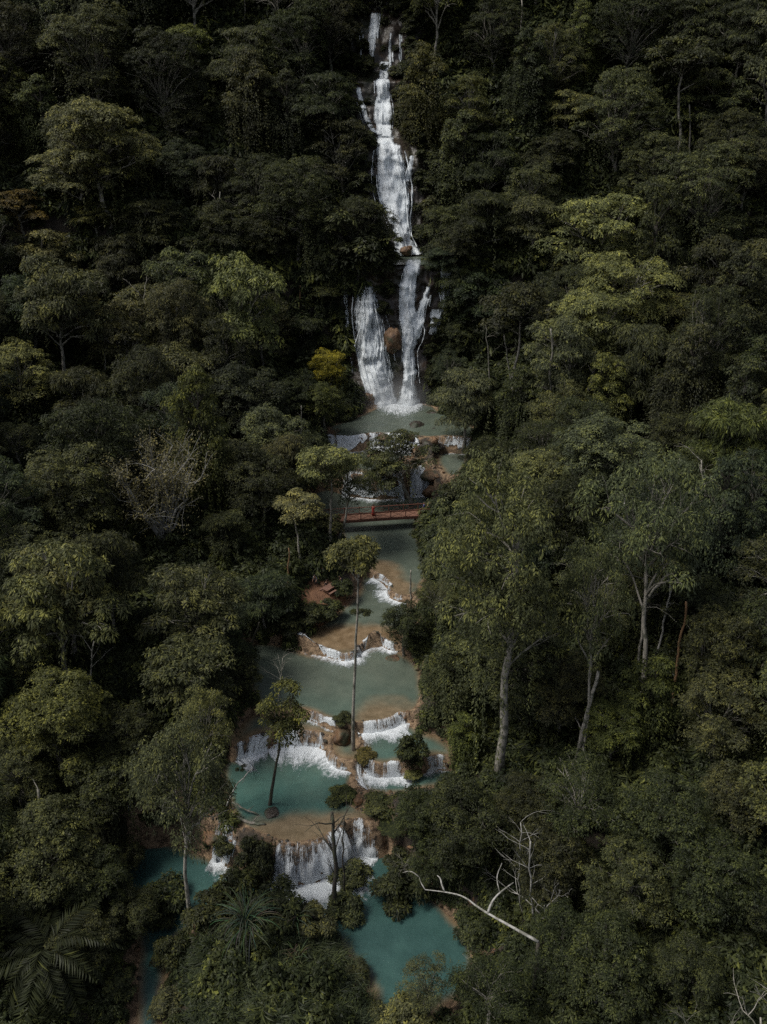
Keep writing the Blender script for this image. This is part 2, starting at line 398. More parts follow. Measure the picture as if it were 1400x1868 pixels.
def zfloor(Y):
    Y = np.asarray(Y, float)
    far = np.maximum(prof_z(Y - 3.0) - 2.0, 15.4)
    a = np.where(Y < 143, np.interp(Y, ZF[:, 0], ZF[:, 1]), far)
    return np.where(Y > 210, prof_z(210.0) + (Y - 210) * 0.62, a)
def terrain(x, y, full=False):
    x = np.asarray(x, float).ravel(); y = np.asarray(y, float).ravel()
    sds = {k: poly_sd(p['poly'], x, y) for k, p in POOL.items()}
    dmin = np.min(np.stack(list(sds.values())), 0)
    dfall = np.where(y > 136, np.abs(x - axis_x(y)) - 9.0, 1e6)
    dd = np.minimum(dmin, dfall); dpos = np.maximum(dd, 0)
    sl = np.where(y < 140, 0.25, np.interp(y, (140, 175, 215, 260), (0.25, 0.16, 0.08, 0.03)))
    h = zfloor(y) + 0.35 * (1 - np.exp(-dpos / 1.5)) + sl * np.minimum(dpos, 70) + np.clip(dpos / 4, 0, 1) * 1.6 * (fbm(x * 0.11, y * 0.11, 1.0) - 0.5) + 0.5 * (fbm(x * 0.7, y * 0.7, 4.0, 3) - 0.5)
    rimn = fbm(x * 0.9, y * 0.9, 2.0, 3)
    for k, p in POOL.items():
        s = sds[k]; m = p['m']
        bed = p['z'] - 0.03 - p['deep'] * sstep(0.1, 3.0, -s)
        rim = 0.13 * np.exp(-(s / 0.35) ** 2) * (rimn * 2 - 0.35)
        w = 1 - sstep(0.08, m, s + (rimn - 0.5) * 0.35 * np.clip(m, 0.4, 1))
        h = h * (1 - w) + (bed + rim) * w
    edge_ = np.exp(-(np.maximum(dmin, 0) / 1.6) ** 2) * (dmin > .05)
    h = h + edge_ * (.5 * (fbm(x * 1.6, y * 1.6, 6.0, 4) - .5))
    if not full: return h
    trav = 1 - sstep(0.25, 1.3, dmin + (fbm(x * 0.5, y * 0.5, 9.0, 3) - 0.5) * 2.5)
    trav = np.maximum(trav, 0)
    earth = 1 - sstep(-0.3, 0.8, poly_sd(EARTH, x, y) + (fbm(x, y, 3.0, 3) - 0.5) * 1.2)
    return h, trav, earth, dmin

# height and distance-to-water lookup, one metre apart
GX, GY = np.arange(-150, 151, 1.0), np.arange(20, 301, 1.0)
_gx, _gy = np.meshgrid(GX, GY); _h, _t, _e, _d = terrain(_gx, _gy, True)
GH = _h.reshape(_gx.shape); GD = _d.reshape(_gx.shape); GE = _e.reshape(_gx.shape)
def lookup(G, x, y):
    fx = np.clip(np.asarray(x, float) + 150, 0, 299.999); fy = np.clip(np.asarray(y, float) - 20, 0, 279.999)
    ix = fx.astype(int); iy = fy.astype(int); a = fx - ix; b = fy - iy
    return (G[iy, ix] * (1 - a) + G[iy, ix + 1] * a) * (1 - b) + (G[iy + 1, ix] * (1 - a) + G[iy + 1, ix + 1] * a) * b
def ghit(px, py):
    """the ground under a photograph point"""
    u, v = (px - 700) / FPX, (934 - py) / FPX
    d = np.array((u, CP + v * SP, -SP + v * CP)); t = np.arange(38, 330, .1)
    P = d[None] * t[:, None]; P[:, 2] += CAM_Z
    i = int(np.argmax(P[:, 2] <= lookup(GH, P[:, 0], P[:, 1]))); return P[i]

def grid_mesh(name, xs, ys, zfun, mats, smooth=True):
    X, Y = np.meshgrid(xs, ys); nx, ny = len(xs), len(ys)
    h, tr, ea, dm = zfun(X, Y)
    V = np.stack((X.ravel(), Y.ravel(), h), 1)
    i = (np.arange(ny - 1)[:, None] * nx + np.arange(nx - 1)[None]).ravel()
    F = np.stack((i, i + 1, i + nx + 1, i + nx), 1)
    return V, F, dict(trav=tr, earth=ea)
# fine stream bed
BX0, BX1, BY0, BY1 = -22.0, 26.0, 36.0, 146.0
V, F, A = grid_mesh('stream_bed', np.arange(BX0, BX1 + .1, 0.2), np.arange(BY0, BY1 + .1, 0.22), lambda x, y: terrain(x, y, True), None)
tag(obj('stream_bed', mesh_np('stream_bed', V, F, [M['ground']], True, A)), 'ochre limestone terraces and earth banks of the stream', kind='structure')
# wide ground: valley sides and the mountain slope behind, sunk a little under the stream bed
def coarse(x, y):
    h, t, e, d = terrain(x, y, True); x = x.ravel(); y = y.ravel()
    ins = np.minimum.reduce([x - BX0, BX1 - x, y - BY0, BY1 - y])
    return h - 0.9 * sstep(0.5, 2.5, ins) - 1.2 * sstep(2, 3, ins), t, e, d
xs = np.concatenate((np.arange(-420, -60, 12), np.arange(-60, 60, 1.5), np.arange(60, 421, 12)))
ys = np.concatenate((np.arange(-120, 30, 10), np.arange(30, 240, 1.5), np.arange(240, 620, 20)))
V, F, A = grid_mesh('ground', xs, ys, coarse, None)
tag(obj('ground', mesh_np('ground', V, F, [M['ground']], True, A)), 'dark forest floor rising up both valley sides and the mountain', kind='structure')

# water sheets
for k, p in POOL.items():
    P = p['poly']; (x0, y0_), (x1, y1_) = P.min(0) - .6, P.max(0) + .6; st = 0.3
    X, Y = np.meshgrid(np.arange(x0, x1 + st, st), np.arange(y0_, y1_ + st, st)); ny, nx = X.shape
    s, bx, by = poly_sd(P, X, Y, True); x = X.ravel().copy(); y = Y.ravel().copy()
    o = s > 0; x[o] = bx[o]; y[o] = by[o]
    i = (np.arange(ny - 1)[:, None] * nx + np.arange(nx - 1)[None]).ravel()
    F = np.stack((i, i + 1, i + nx + 1, i + nx), 1)
    F = F[(s[F] < 0).any(1)]
    used = np.unique(F); rm = np.full(len(x), -1); rm[used] = np.arange(len(used)); F = rm[F]; x = x[used]; y = y[used]; sd_ = np.minimum(s[used], 0)
    nz = fbm(x * 0.5, y * 0.5, p['z'], 4)
    sh = 1 - sstep(0.05, 0.25 + 0.75 / max(p['deep'], 0.3) ** 0.8, -sd_ + (nz - 0.5) * 0.9)
    if k == 'turquoise_pool':          # the wide shallow ochre apron above the lowest cascade
        lipd = poly_sd(zpoly([(440, 1512), (520, 1500), (600, 1490), (650, 1480), (690, 1490), (690, 1500), (637, 1500), (560, 1545), (480, 1530)], 3.6), x, y)
        sh = np.maximum(sh, 0.85 * (1 - sstep(-0.2, 1.6, lipd + (nz - .5) * 2)))
    elif k == 'bank_pool':
        lipd = poly_sd(zpoly([(560, 1150), (600, 1148), (650, 1142), (690, 1145), (730, 1160), (720, 1176), (668, 1155), (642, 1194), (560, 1170)], 7.0), x, y)
        sh = np.maximum(sh, 1 - sstep(-0.3, 1.5, lipd + (nz - .5) * 2))
    elif k == 'bridge_pool':
        lipd = poly_sd(zpoly([(680, 1024), (712, 1030), (735, 1060), (745, 1092), (700, 1090)], 7.9), x, y)
        sh = np.maximum(sh, 0.9 * (1 - sstep(-0.2, 1.8, lipd + (nz - .5) * 2)))
    elif k == 'grey_pool':
        lipd = poly_sd(zpoly([(660, 1310), (680, 1290), (745, 1290), (735, 1312), (665, 1322)], 6.2), x, y)
        sh = np.maximum(sh, 0.85 * (1 - sstep(-0.2, 2.2, lipd + (nz - .5) * 2)))
    z = np.full(len(x), p['z'] + 0.01)
    me = mesh_np(k, np.stack((x, y, z), 1), F, [M['water']], True, dict(shallow=np.clip(sh, 0, 1)))
    tag(obj(k, me), p['label'], kind='structure')
# small pool on the shelf above the twin fall
c = [fall_pt(px, 486) for px in np.linspace(712, 782, 12)]; f = [fall_pt(px, 467.5) for px in np.linspace(706, 778, 12)]
V = [(a[0], a[1] + .3, zP7 + .16) for a in c] + [(a[0], a[1], zP7 + .16) for a in f]
F = [(i, i + 1, 13 + i, 12 + i) for i in range(11)]
tag(obj('shelf_pool', mesh_np('shelf_pool', V, F, [M['water']], True, dict(shallow=np.zeros(24)))), 'narrow dark pool on the shelf above the twin fall', kind='structure')

# ------------------------------------------------------------------ cliff behind the falls
def surf(PX, PY, edge=True):
    """a point of the rock staircase: its sides curve back into the mountain"""
    PX = np.asarray(PX, float); PY = np.asarray(PY, float)
    wl_ = 7.0 * (fbm(PX * 0.035, 3.3, 1.0, 3) - .5) + 14 * (fbm(PX * 0.012, 7.7, 1.0, 2) - .5)
    X, Y, Z = fall_pt(PX, PY + wl_ * np.clip(1 - np.abs(PY - 430) / 330, 0, 1))
    g = .8; _, Ya, Za = fall_pt(PX, PY + g); _, Yb, Zb = fall_pt(PX, PY - g)
    st = np.clip((Zb - Za) / (np.abs(Yb - Ya) + 1e-3), 0, 1)
    rl = relief(X, Y, Z) * np.clip(st, .12, 1)
    dax = np.maximum(np.abs(X - axis_x(Y)) - 5.5, 0)
    return X, Y - rl + .55 * dax + .02 * dax ** 2, Z + .25 * rl * (1 - st), st
pxs = np.arange(585, 880, 2.0); rows = np.arange(772, -20, -2.5)
PX, PY = np.meshgrid(pxs, rows); X, Yc, Zc, _ = surf(PX, PY)
ny, nx = X.shape; i = (np.arange(ny - 1)[:, None] * nx + np.arange(nx - 1)[None]).ravel()
F = np.stack((i, i + 1, i + nx + 1, i + nx), 1)
tag(obj('cliff', mesh_np('cliff', np.stack((X, Yc, Zc), -1).reshape(-1, 3), F, [M['cliff']], True)), 'wet dark rock staircase behind the waterfalls', kind='structure')

# ------------------------------------------------------------------ white water on the cliff
def uvs(me, uv):
    u = me.uv_layers.new(name='UVMap'); li = np.zeros(len(me.loops), np.int32); me.loops.foreach_get('vertex_index', li)
    u.data.foreach_set('uv', np.asarray(uv, np.float32)[li].ravel())
def fall(name, label, rows, dens=0.6, out=0.35, seed=0, step=3.0):
    """a sheet of falling water with loose strands at its sides and over its face, one mesh"""
    rows = np.array(rows, float); rows = rows[np.argsort(rows[:, 0])]; rs = np.random.default_rng(900 + seed)
    Vs, Fs, Us, Ds, nv = [], [], [], [], 0
    def ribbon(py, l, r, dn, n, out, sd, soft):
        nonlocal nv
        t = np.linspace(0, 1, n); PXX = l[:, None] * (1 - t) + r[:, None] * t; PYY = np.repeat(py[:, None], n, 1)
        X, Y, Z, st = surf(PXX, PYY)
        lump = out * (0.4 + 2.0 * fbm(X * 0.9 + sd, Z * 0.3, 2.0 + sd, 4)) * (0.35 + np.sin(np.pi * t))[None]
        P = np.stack((X, Y - lump * (0.3 + .7 * st) - .12, Z + lump * 0.35 * (1 - st) + .08), -1)
        k = len(py); i = (np.arange(k - 1)[:, None] * n + np.arange(n - 1)[None]).ravel()
        F = np.stack((i, i + 1, i + n + 1, i + n), 1)
        edge = np.minimum(t, 1 - t) * 2; q = np.linspace(0, 1, k)
        de = dn[:, None] - 0.36 * (1 - sstep(0, soft, edge))[None] - (0.3 * (1 - sstep(0, .03, q)))[:, None]
        Vs.append(P.reshape(-1, 3)); Fs.append(F + nv); nv += k * n; Ds.append(de.ravel()); Us.append(np.stack((X + sd * 3.7, Z + 0.3 * Y), -1).reshape(-1, 2))
    py = np.arange(rows[0, 0], rows[-1, 0] + .1, step)
    L_ = np.interp(py, rows[:, 0], rows[:, 1]); R_ = np.interp(py, rows[:, 0], rows[:, 2]); dn = np.interp(py, rows[:, 0], rows[:, 3])
    w = R_ - L_
    jl = (fbm(py * 0.09 + seed, 1.5, seed, 3) - .5) * np.minimum(9, .4 * w); jr = (fbm(py * 0.09 + seed, 8.5, seed, 3) - .5) * np.minimum(9, .4 * w)
    ribbon(py, L_ + jl, R_ + jr, dn + .05 + .20 * (fbm(py * .05, seed * 1.1, 0, 3) - .5), 24, out, seed, .45 if w.mean() > 18 else .8)
    for q in range(int(3 + w.mean() / 4)):
        a, b_ = sorted(rs.uniform(0, 1, 2)); a = min(a, .6); b_ = max(b_, a + .25); m = (np.linspace(0, 1, len(py)) >= a) & (np.linspace(0, 1, len(py)) <= b_)
        if m.sum() < 5: continue
        f0 = rs.uniform(-.1, 1.1); f1 = f0 + rs.uniform(-.10, .10); f = np.linspace(f0, f1, m.sum()); hw = rs.uniform(1.2, 3.2)
        c = L_[m] + f * w[m] + (fbm(py[m] * .06 + q * 7, seed, 3.0, 2) - .5) * 2.0
        ribbon(py[m], c - hw, c + hw, np.full(m.sum(), rs.uniform(.46, .60)), 6, out * rs.uniform(1.0, 1.5), seed + q * .37, .8)
    me = mesh_np(name, np.vstack(Vs), np.vstack(Fs), [M['fall']], True, dict(dens=np.concatenate(Ds))); uvs(me, np.vstack(Us))
    return tag(obj(name, me), label, kind='structure')
fall('waterfall', 'main white column dropping into the plunge pool', [(476, 736, 770, .5), (486, 738, 768, .58), (520, 727, 762, .57), (560, 726, 760, .6), (600, 729, 771, .62), (616, 730, 768, .6), (640, 731, 759, .58), (680, 734, 761, .6), (720, 729, 765, .62), (742, 720, 772, .7)], seed=1, out=.7)
fall('waterfall', 'slanting branch joining the main white column', [(522, 776, 788, .52), (560, 763, 781, .62), (582, 755, 778, .64), (606, 752, 770, .6), (616, 750, 762, .5)], seed=2, out=.5)
fall('waterfall', 'fan shaped side of the twin fall beside a brown boulder', [(523, 664, 684, .46), (563, 664, 690, .49), (594, 662, 698, .44), (629, 654, 704, .47), (657, 648, 701, .52), (686, 655, 709, .53), (714, 664, 718, .58), (742, 676, 730, .64)], seed=3, out=.6)
fall('waterfall', 'wide streaky veil behind the fan shaped fall', [(528, 640, 694, .44), (563, 638, 700, .46), (600, 636, 710, .47), (640, 640, 716, .47), (690, 650, 724, .50), (742, 672, 734, .56)], seed=23, out=.2)
fall('waterfall', 'thin white strand beside dark trunks at the fan shaped fall', [(523, 626, 635, .5), (560, 628, 635, .48), (640, 634, 642, .4)], seed=4, out=.2)
fall('waterfall', 'thin threads over an ochre bulge next to the main column', [(566, 784, 820, .56), (585, 784, 810, .52), (612, 780, 800, .46)], seed=5, out=.3)
fall('waterfall', 'broken white veil behind leaves beside the main column', [(490, 802, 828, .54), (520, 800, 834, .52), (566, 804, 828, .48)], seed=6, out=.3)
fall('waterfall', 'small white spout half hidden among dark bushes', [(636, 812, 828, .6), (662, 808, 832, .62)], seed=7, out=.3)
fall('waterfall', 'low white trickle half hidden among dark bushes', [(676, 808, 838, .52), (700, 808, 840, .52)], seed=8, out=.3)
fall('waterfall', 'streaky run over brown rocks below the fan shaped fall', [(708, 636, 650, .52), (735, 640, 664, .56), (764, 648, 676, .56)], seed=9, out=.3)
fall('waterfall', 'faint threads at the foot of the yellow flowering tree', [(752, 594, 620, .44), (779, 592, 622, .48)], seed=10, out=.2)
fall('waterfall', 'broad white tier above the shelf pool', [(262, 683, 732, .6), (300, 679, 744, .55), (340, 679, 753, .53), (370, 685, 754, .6), (400, 702, 751, .58), (430, 717, 752, .6), (452, 714, 764, .66), (467, 711, 774, .72)], seed=11, out=.8)
fall('waterfall', 'slanting strand beside the broad white tier', [(284, 746, 758, .52), (310, 741, 754, .58), (334, 734, 750, .52)], seed=12, out=.4)
fall('waterfall', 'short white step above the broad tier', [(236, 686, 716, .6), (268, 684, 724, .62)], seed=13, out=.3)
fall('waterfall', 'narrow comb shaped drop near the top of the falls', [(145, 684, 711, .58), (170, 684, 713, .58), (190, 683, 716, .64), (215, 682, 718, .62), (248, 684, 712, .62)], seed=14, out=.4)
fall('waterfall', 'slanting veil feeding the narrow drop', [(160, 648, 661, .5), (197, 653, 670, .6), (223, 662, 678, .62), (245, 676, 690, .6)], seed=15, out=.4)
fall('waterfall', 'pale topmost fall under the mountain forest', [(24, 674, 698, .54), (57, 671, 692, .5), (90, 669, 689, .42), (112, 669, 686, .34)], seed=16, out=.3)
fall('waterfall', 'thin pale thread beside the topmost fall', [(60, 709, 717, .5), (100, 708, 716, .48), (124, 709, 717, .42)], seed=17, out=.15)
fall('waterfall', 'hair thin pale thread furthest from the topmost fall', [(62, 727, 734, .46), (124, 728, 734, .45)], seed=18, out=.15)
fall('waterfall', 'glistening steps under the topmost fall', [(112, 692, 712, .48), (146, 690, 712, .5)], seed=19, out=.2)
fall('waterfall', 'misty veil half hidden in trees away from the falls', [(78, 804, 824, .45), (110, 800, 824, .45), (140, 800, 828, .48)], seed=20, out=.2)
fall('waterfall', 'small white glint between trees high on the mountain', [(26, 846, 868, .5), (50, 846, 864, .46)], seed=21, out=.2)
fall('waterfall', 'white trickle on the wall beside the topmost fall', [(56, 656, 663, .45), (110, 655, 662, .42)], seed=22, out=.15)

# ------------------------------------------------------------------ low curtains over the terrace lips, with foam below
def curtain(label, lip, zh, foot, zl, dens=0.55, throw=0.5, spread=1.6, fd=0.62, seed=0, foam=True, name='cascade'):
    lp = chaikin(np.array([at_z(x, y, zh) for x, y in lip]), False, 2)
    lp, L = resample(lp, max(10, int(2 + 18 * 1 + np.linalg.norm(lp[-1] - lp[0]) / 0.15)))
    n = len(lp)
    T = np.gradient(lp[:, :2], axis=0); T /= np.linalg.norm(T, axis=1)[:, None] + 1e-9
    N = np.stack((T[:, 1], -T[:, 0]), 1)
    for _ in range(6): N = (np.roll(N, 1, 0) + N + np.roll(N, -1, 0)) if False else np.vstack((N[:1], (N[:-2] + N[1:-1] + N[2:]) / 3, N[-1:]))
    N /= np.linalg.norm(N, axis=1)[:, None]
    s = np.concatenate(([0], np.cumsum(np.linalg.norm(np.diff(lp, axis=0), axis=1))))
    if foot is None: ft = np.column_stack((lp[:, :2] + N * throw, np.full(n, zl)))
    else: ft, _ = resample(chaikin(np.array([at_z(x, y, zl) for x, y in foot]), False, 2), n)
    gap = ((ft[:, :2] - lp[:, :2]) * N).sum(1); nx_ = lp[:, :2] + N * throw
    ft[:, :2] = np.where((gap < throw * .7)[:, None], nx_, ft[:, :2])
    m = 12; t = np.linspace(0, 1, m)
    wob = (fbm(s * 1.3 + seed, seed * 1.7, 0, 3) - .5)
    P = np.zeros((m, n, 3)); U = np.zeros((m, n, 2)); D = np.zeros((m, n))
    for a, tt in enumerate(t):
        if tt < 0.12:      # skin of water coming over the lip
            q = tt / 0.12
            P[a] = np.column_stack((lp[:, :2] - N * 0.35 * (1 - q), np.full(n, zh + 0.05 + 0.02 * wob)))
        else:
            q = (tt - 0.12) / 0.88
            hz = q ** 0.8
            P[a, :, :2] = lp[:, :2] * (1 - hz) + ft[:, :2] * hz + N * (0.06 + 0.16 * q * wob[:, None])
            P[a, :, 2] = zh + .05 + (zl - zh) * q ** 1.35
            if abs(zh - zl) > 2.2:     # rough rock under the taller ones
                P[a, :, 2] += 0.9 * (fbm(s * 1.1, q * 3, seed, 3) - .45) * math.sin(math.pi * q)
                P[a, :, :2] += N * (1.3 * (fbm(s * 1.3 + 9, q * 3, seed, 3) - .3) * math.sin(math.pi * q))[:, None]
        U[a] = np.column_stack((s + seed * 7.3, np.full(n, tt * max(abs(zh - zl), 1.0))))
        D[a] = dens + (.26 * (tt - .55) if abs(zh - zl) > 2.2 else 0) + 0.10 * (tt > .75) - 0.30 * (tt < .06) - 0.06 * (tt < .14)
    D += (.55 * (fbm(s * 1.1 + seed * 3, seed * 2.2, 0, 3) - .5))[None]
    D -= (.4 * (1 - sstep(0, .9, np.minimum(s, s[-1] - s) + .5 * (wob + .3))))[None]
    tz_ = terrain(P[..., 0], P[..., 1]).reshape(m, n); P[..., 2] = np.maximum(P[..., 2], tz_ + .10 + .05 * wob[None])
    i = (np.arange(m - 1)[:, None] * n + np.arange(n - 1)[None]).ravel()
    me = mesh_np(name, P.reshape(-1, 3), np.stack((i, i + n, i + n + 1, i + 1), 1), [M['curtain']], True, dict(dens=D)); uvs(me, U.reshape(-1, 2))
    root = tag(obj(name, me), label, kind='structure')
    if foam:
        m = 9; t = np.linspace(0, 1, m); P = np.zeros((m, n, 3)); U = np.zeros((m, n, 2)); D = np.zeros((m, n))
        nf = fbm(s * 0.9 + seed, 3.3, seed, 4); sp = 1.6 * spread * (0.35 + 1.25 * nf) * np.clip(np.minimum(s, s[-1] - s) / 0.8 + .25, 0, 1)
        for a, tt in enumerate(t):
            P[a, :, :2] = ft[:, :2] + N * (-0.35 + (0.35 + sp) * tt)[:, None]
            P[a, :, 2] = zl + 0.035 + (0.22 * (1 - tt) ** 2) * fbm(s * 2.0, tt * 4, seed, 3)
            U[a] = np.column_stack((s + seed * 3.1, np.full(n, 0) + tt * sp))
            D[a] = fd + .12 * (1 - tt) - 0.62 * tt ** .95 + .22 * (fbm(s * .8, tt * 2, seed + 4., 3) - .5)
        D[:, 0] = 0; D[:, -1] = 0
        i = (np.arange(m - 1)[:, None] * n + np.arange(n - 1)[None]).ravel()
        me = mesh_np('foam', P.reshape(-1, 3), np.stack((i, i + n, i + n + 1, i + 1), 1), [M['foam']], True, dict(dens=D)); uvs(me, U.reshape(-1, 2))
        obj('foam', me, root)
    return root
curtain('low cascade spilling from the pool under the footbridge', [(680, 1042), (699, 1051), (715, 1064), (709, 1073), (713, 1079), (726, 1085), (745, 1088)], 7.9, None, 7.0, .52, .25, 2.3, .68, 1)
curtain('long jagged cascade under the ochre ledge', [(540, 1164), (560, 1169), (582, 1178), (600, 1186), (624, 1193), (642, 1192), (652, 1184), (664, 1172), (676, 1160), (690, 1160), (704, 1168), (714, 1173), (730, 1175)], 7.0, None, 6.2, .54, .35, 1.7, .68, 2)
curtain('low foam step over the tan sill', [(561, 1296), (582, 1304), (600, 1312), (618, 1317)], 6.2, None, 5.2, .6, .2, .9, .72, 4)
curtain('long comb shaped curtain above the turquoise pool', [(500, 1339), (519, 1334), (540, 1333), (564, 1334), (582, 1337), (599, 1345)], 5.2, [(488, 1372), (520, 1362), (545, 1358), (565, 1360), (585, 1366), (602, 1376)], 3.6, .56, .5, 3.6, .78, 5)
curtain('dim curtain hung with roots at the end of the long ledge', [(422, 1364), (440, 1355), (460, 1345), (500, 1339)], 5.2, [(408, 1392), (440, 1388), (466, 1380), (492, 1370)], 3.6, .50, .5, 2.2, .72, 6)
curtain('foam round the ochre basin of the slender tree', [(600, 1362), (605, 1377), (617, 1386), (645, 1390)], 4.6, None, 3.6, .48, .3, 1.5, .72, 7)
curtain('white cascade beside the slender tree', [(651, 1320), (675, 1318), (699, 1315), (718, 1309), (728, 1301), (750, 1302)], 6.2, None, 5.2, .58, .5, 2.2, .76, 8)
curtain('short curtain into the side pool', [(668, 1384), (684, 1393), (708, 1394), (735, 1391), (762, 1391)], 5.2, None, 3.8, .52, .4, 1.8, .74, 9)
curtain('far comb curtain beside the bushes at the side pool', [(766, 1391), (783, 1384), (800, 1379), (822, 1381)], 5.2, [(768, 1409), (785, 1405), (802, 1402), (826, 1402)], 3.8, .54, .4, .8, .7, 10)
curtain('white run between the side pool and the turquoise pool', [(646, 1396), (652, 1402), (662, 1408)], 3.9, [(648, 1424), (660, 1438), (672, 1446)], 3.6, .6, .4, 1.0, .72, 11)
curtain('wide white cascade below the turquoise pool', [(498, 1533), (518, 1537), (540, 1539), (563, 1537), (593, 1526), (615, 1511), (637, 1496)], 3.6, [(496, 1590), (520, 1604), (545, 1614), (570, 1614), (600, 1598), (622, 1575), (645, 1548)], 0.0, .57, 1.6, 3.4, .80, 12)
curtain('bright corner cascade below the turquoise pool', [(637, 1496), (648, 1494), (670, 1497), (694, 1500)], 3.6, [(642, 1546), (655, 1536), (675, 1532), (696, 1534)], 0.0, .55, .9, 2.4, .74, 13)
curtain('ragged blue white chute beside the dead branches', [(396, 1496), (412, 1500), (432, 1506), (454, 1513)], 3.6, [(378, 1558), (398, 1572), (420, 1580), (448, 1584)], 0.0, .58, 1.5, 2.2, .70, 14)
curtain('broken white cascade at the foot of the plunge pool', [(590, 793), (620, 796), (640, 798), (670, 792)], 14.0, [(592, 822), (620, 824), (645, 825), (672, 815)], 11.8, .64, .8, 2.0, .72, 15)
curtain('white cascade behind the leaning trees', [(670, 792), (700, 791), (740, 793), (766, 798)], 14.0, [(672, 822), (705, 826), (742, 824), (772, 824)], 11.8, .60, .8, 2.0, .7, 16)
curtain('pale cascade into the dim corner pool', [(797, 796), (830, 796), (864, 799)], 14.0, [(800, 816), (830, 815), (866, 812)], 11.5, .60, .8, 1.4, .68, 17)
curtain('white cascade falling towards the footbridge', [(740, 862), (756, 856), (774, 847)], 11.8, [(744, 898), (764, 908), (782, 898)], 7.9, .66, .8, 2.0, .74, 18)
curtain('scattered white steps behind the footbridge', [(625, 858), (660, 863), (690, 866), (738, 863)], 11.8, [(625, 892), (660, 894), (695, 896), (738, 895)], 7.9, .56, .8, 1.8, .68, 19)
curtain('small white inflow to the lowest pool under the trees', [(236, 1524), (255, 1520), (275, 1522)], 0.7, [(238, 1538), (255, 1536), (278, 1538)], 0.0, .52, .3, 1.4, .5, 20)
# churned foam on the plunge pool
P0 = [fall_pt(px, 743) for px in np.linspace(676, 782, 40)]
V = []; U = []; D = []
for a, tt in enumerate(np.linspace(0, 1, 10)):
    for b, q in enumerate(P0):
        s = b / 39; w = math.sin(math.pi * s) ** .5
        V.append((q[0], q[1] - .6 - 9.0 * tt * w, 14.05 + .35 * (1 - tt) ** 2 * float(fbm(q[0] * 1.2, tt * 5, 3, 3)))); U.append((q[0], tt * 5)); D.append((.78 - .55 * tt ** 1.3) * (0.3 + .7 * w))
i = (np.arange(9)[:, None] * 40 + np.arange(39)[None]).ravel()
me = mesh_np('foam', V, np.stack((i, i + 40, i + 41, i + 1), 1), [M['foam']], True, dict(dens=D)); uvs(me, U)
tag(obj('foam', me), 'churned white foam on the plunge pool below the twin fall', kind='structure')

# spray hanging over the plunge pool
m_, n_, l_, p_ = mat('spray_mist'); n_.remove(p_); vs = n_.new('ShaderNodeVolumePrincipled'); vs.inputs['Color'].default_value = (.95, .97, 1, 1)
tc = n_.new('ShaderNodeTexCoord'); gr = n_.new('ShaderNodeTexGradient'); gr.gradient_type = 'SPHERICAL'; l_.new(tc.outputs['Object'], gr.inputs[0])
nz_ = noise(n_, l_, 2.2, 4, tc.outputs['Object']); l_.new(math_(n_, l_, 'MULTIPLY', math_(n_, l_, 'MULTIPLY', gr.outputs[0], .22), nz_.outputs[0]), vs.inputs['Density'])
l_.new(vs.outputs[0], n_['Material Output'].inputs['Volume'])
import bmesh
bm = bmesh.new(); bmesh.ops.create_icosphere(bm, subdivisions=3, radius=1); me = bpy.data.meshes.new('mist'); bm.to_mesh(me); bm.free(); me.materials.append(m_)
q = fall_pt(722, 728); o = obj('mist', me, None, (q[0], q[1] - 2.5, 15.5)); o.scale = (7.0, 3.5, 5.5); tag(o, 'soft white spray over the plunge pool at the foot of the twin fall', kind='stuff')

# ------------------------------------------------------------------ vegetation builders
def unit(v): return v / (np.linalg.norm(v, axis=-1, keepdims=True) + 1e-9)
def leaf_arrays(base, d, up, L, Wd, fold=0.25):
    """folded diamond leaves -> V (4n,3), F (2n,3)"""
    d = unit(d); s = unit(np.cross(d, up)); nn = np.cross(s, d)
    L = L[:, None]; Wd = Wd[:, None]
    tip = base + d * L; mid = base + d * L * 0.48
    a = mid + s * Wd * 0.5 - nn * Wd * fold; b = mid - s * Wd * 0.5 - nn * Wd * fold
    V = np.stack((base, a, tip, b), 1).reshape(-1, 3)
    i = np.arange(len(base))[:, None] * 4
    F = np.concatenate((i + [[0, 1, 2]], i + [[0, 2, 3]]), 1).reshape(-1, 3)
    return V, F
class Leaves:
    def __init__(s): s.b = []; s.d = []; s.u = []; s.L = []; s.W = []; s.r = []
    def add(s, b, d, u, L, W, r):
        n = len(b); s.b.append(b); s.d.append(d); s.u.append(np.broadcast_to(u, b.shape)); s.L.append(np.broadcast_to(L, n)); s.W.append(np.broadcast_to(W, n)); s.r.append(np.broadcast_to(r, n))
    def mesh(s, name, m):
        r = np.concatenate(s.r)
        V, F = leaf_arrays(np.vstack(s.b), np.vstack(s.d), np.vstack(s.u), np.concatenate(s.L), np.concatenate(s.W))
        return mesh_np(name, V, F, [m], False, dict(rnd=np.repeat(np.clip(r, 0, 1), 4)))
def limb(rng, a, b, sag=0.12, n=6, bend=0.10, jit=0.015):
    a = np.asarray(a, float); b = np.asarray(b, float); t = np.linspace(0, 1, n)[:, None]
    L = np.linalg.norm(b - a)
    side = unit(rng.normal(size=3)) * L * bend
    P = a + (b - a) * t + np.sin(np.pi * t) * (side + np.array((0, 0, -sag * L))) + rng.normal(size=(n, 3)) * L * jit
    P[0] = a; P[-1] = b
    return P

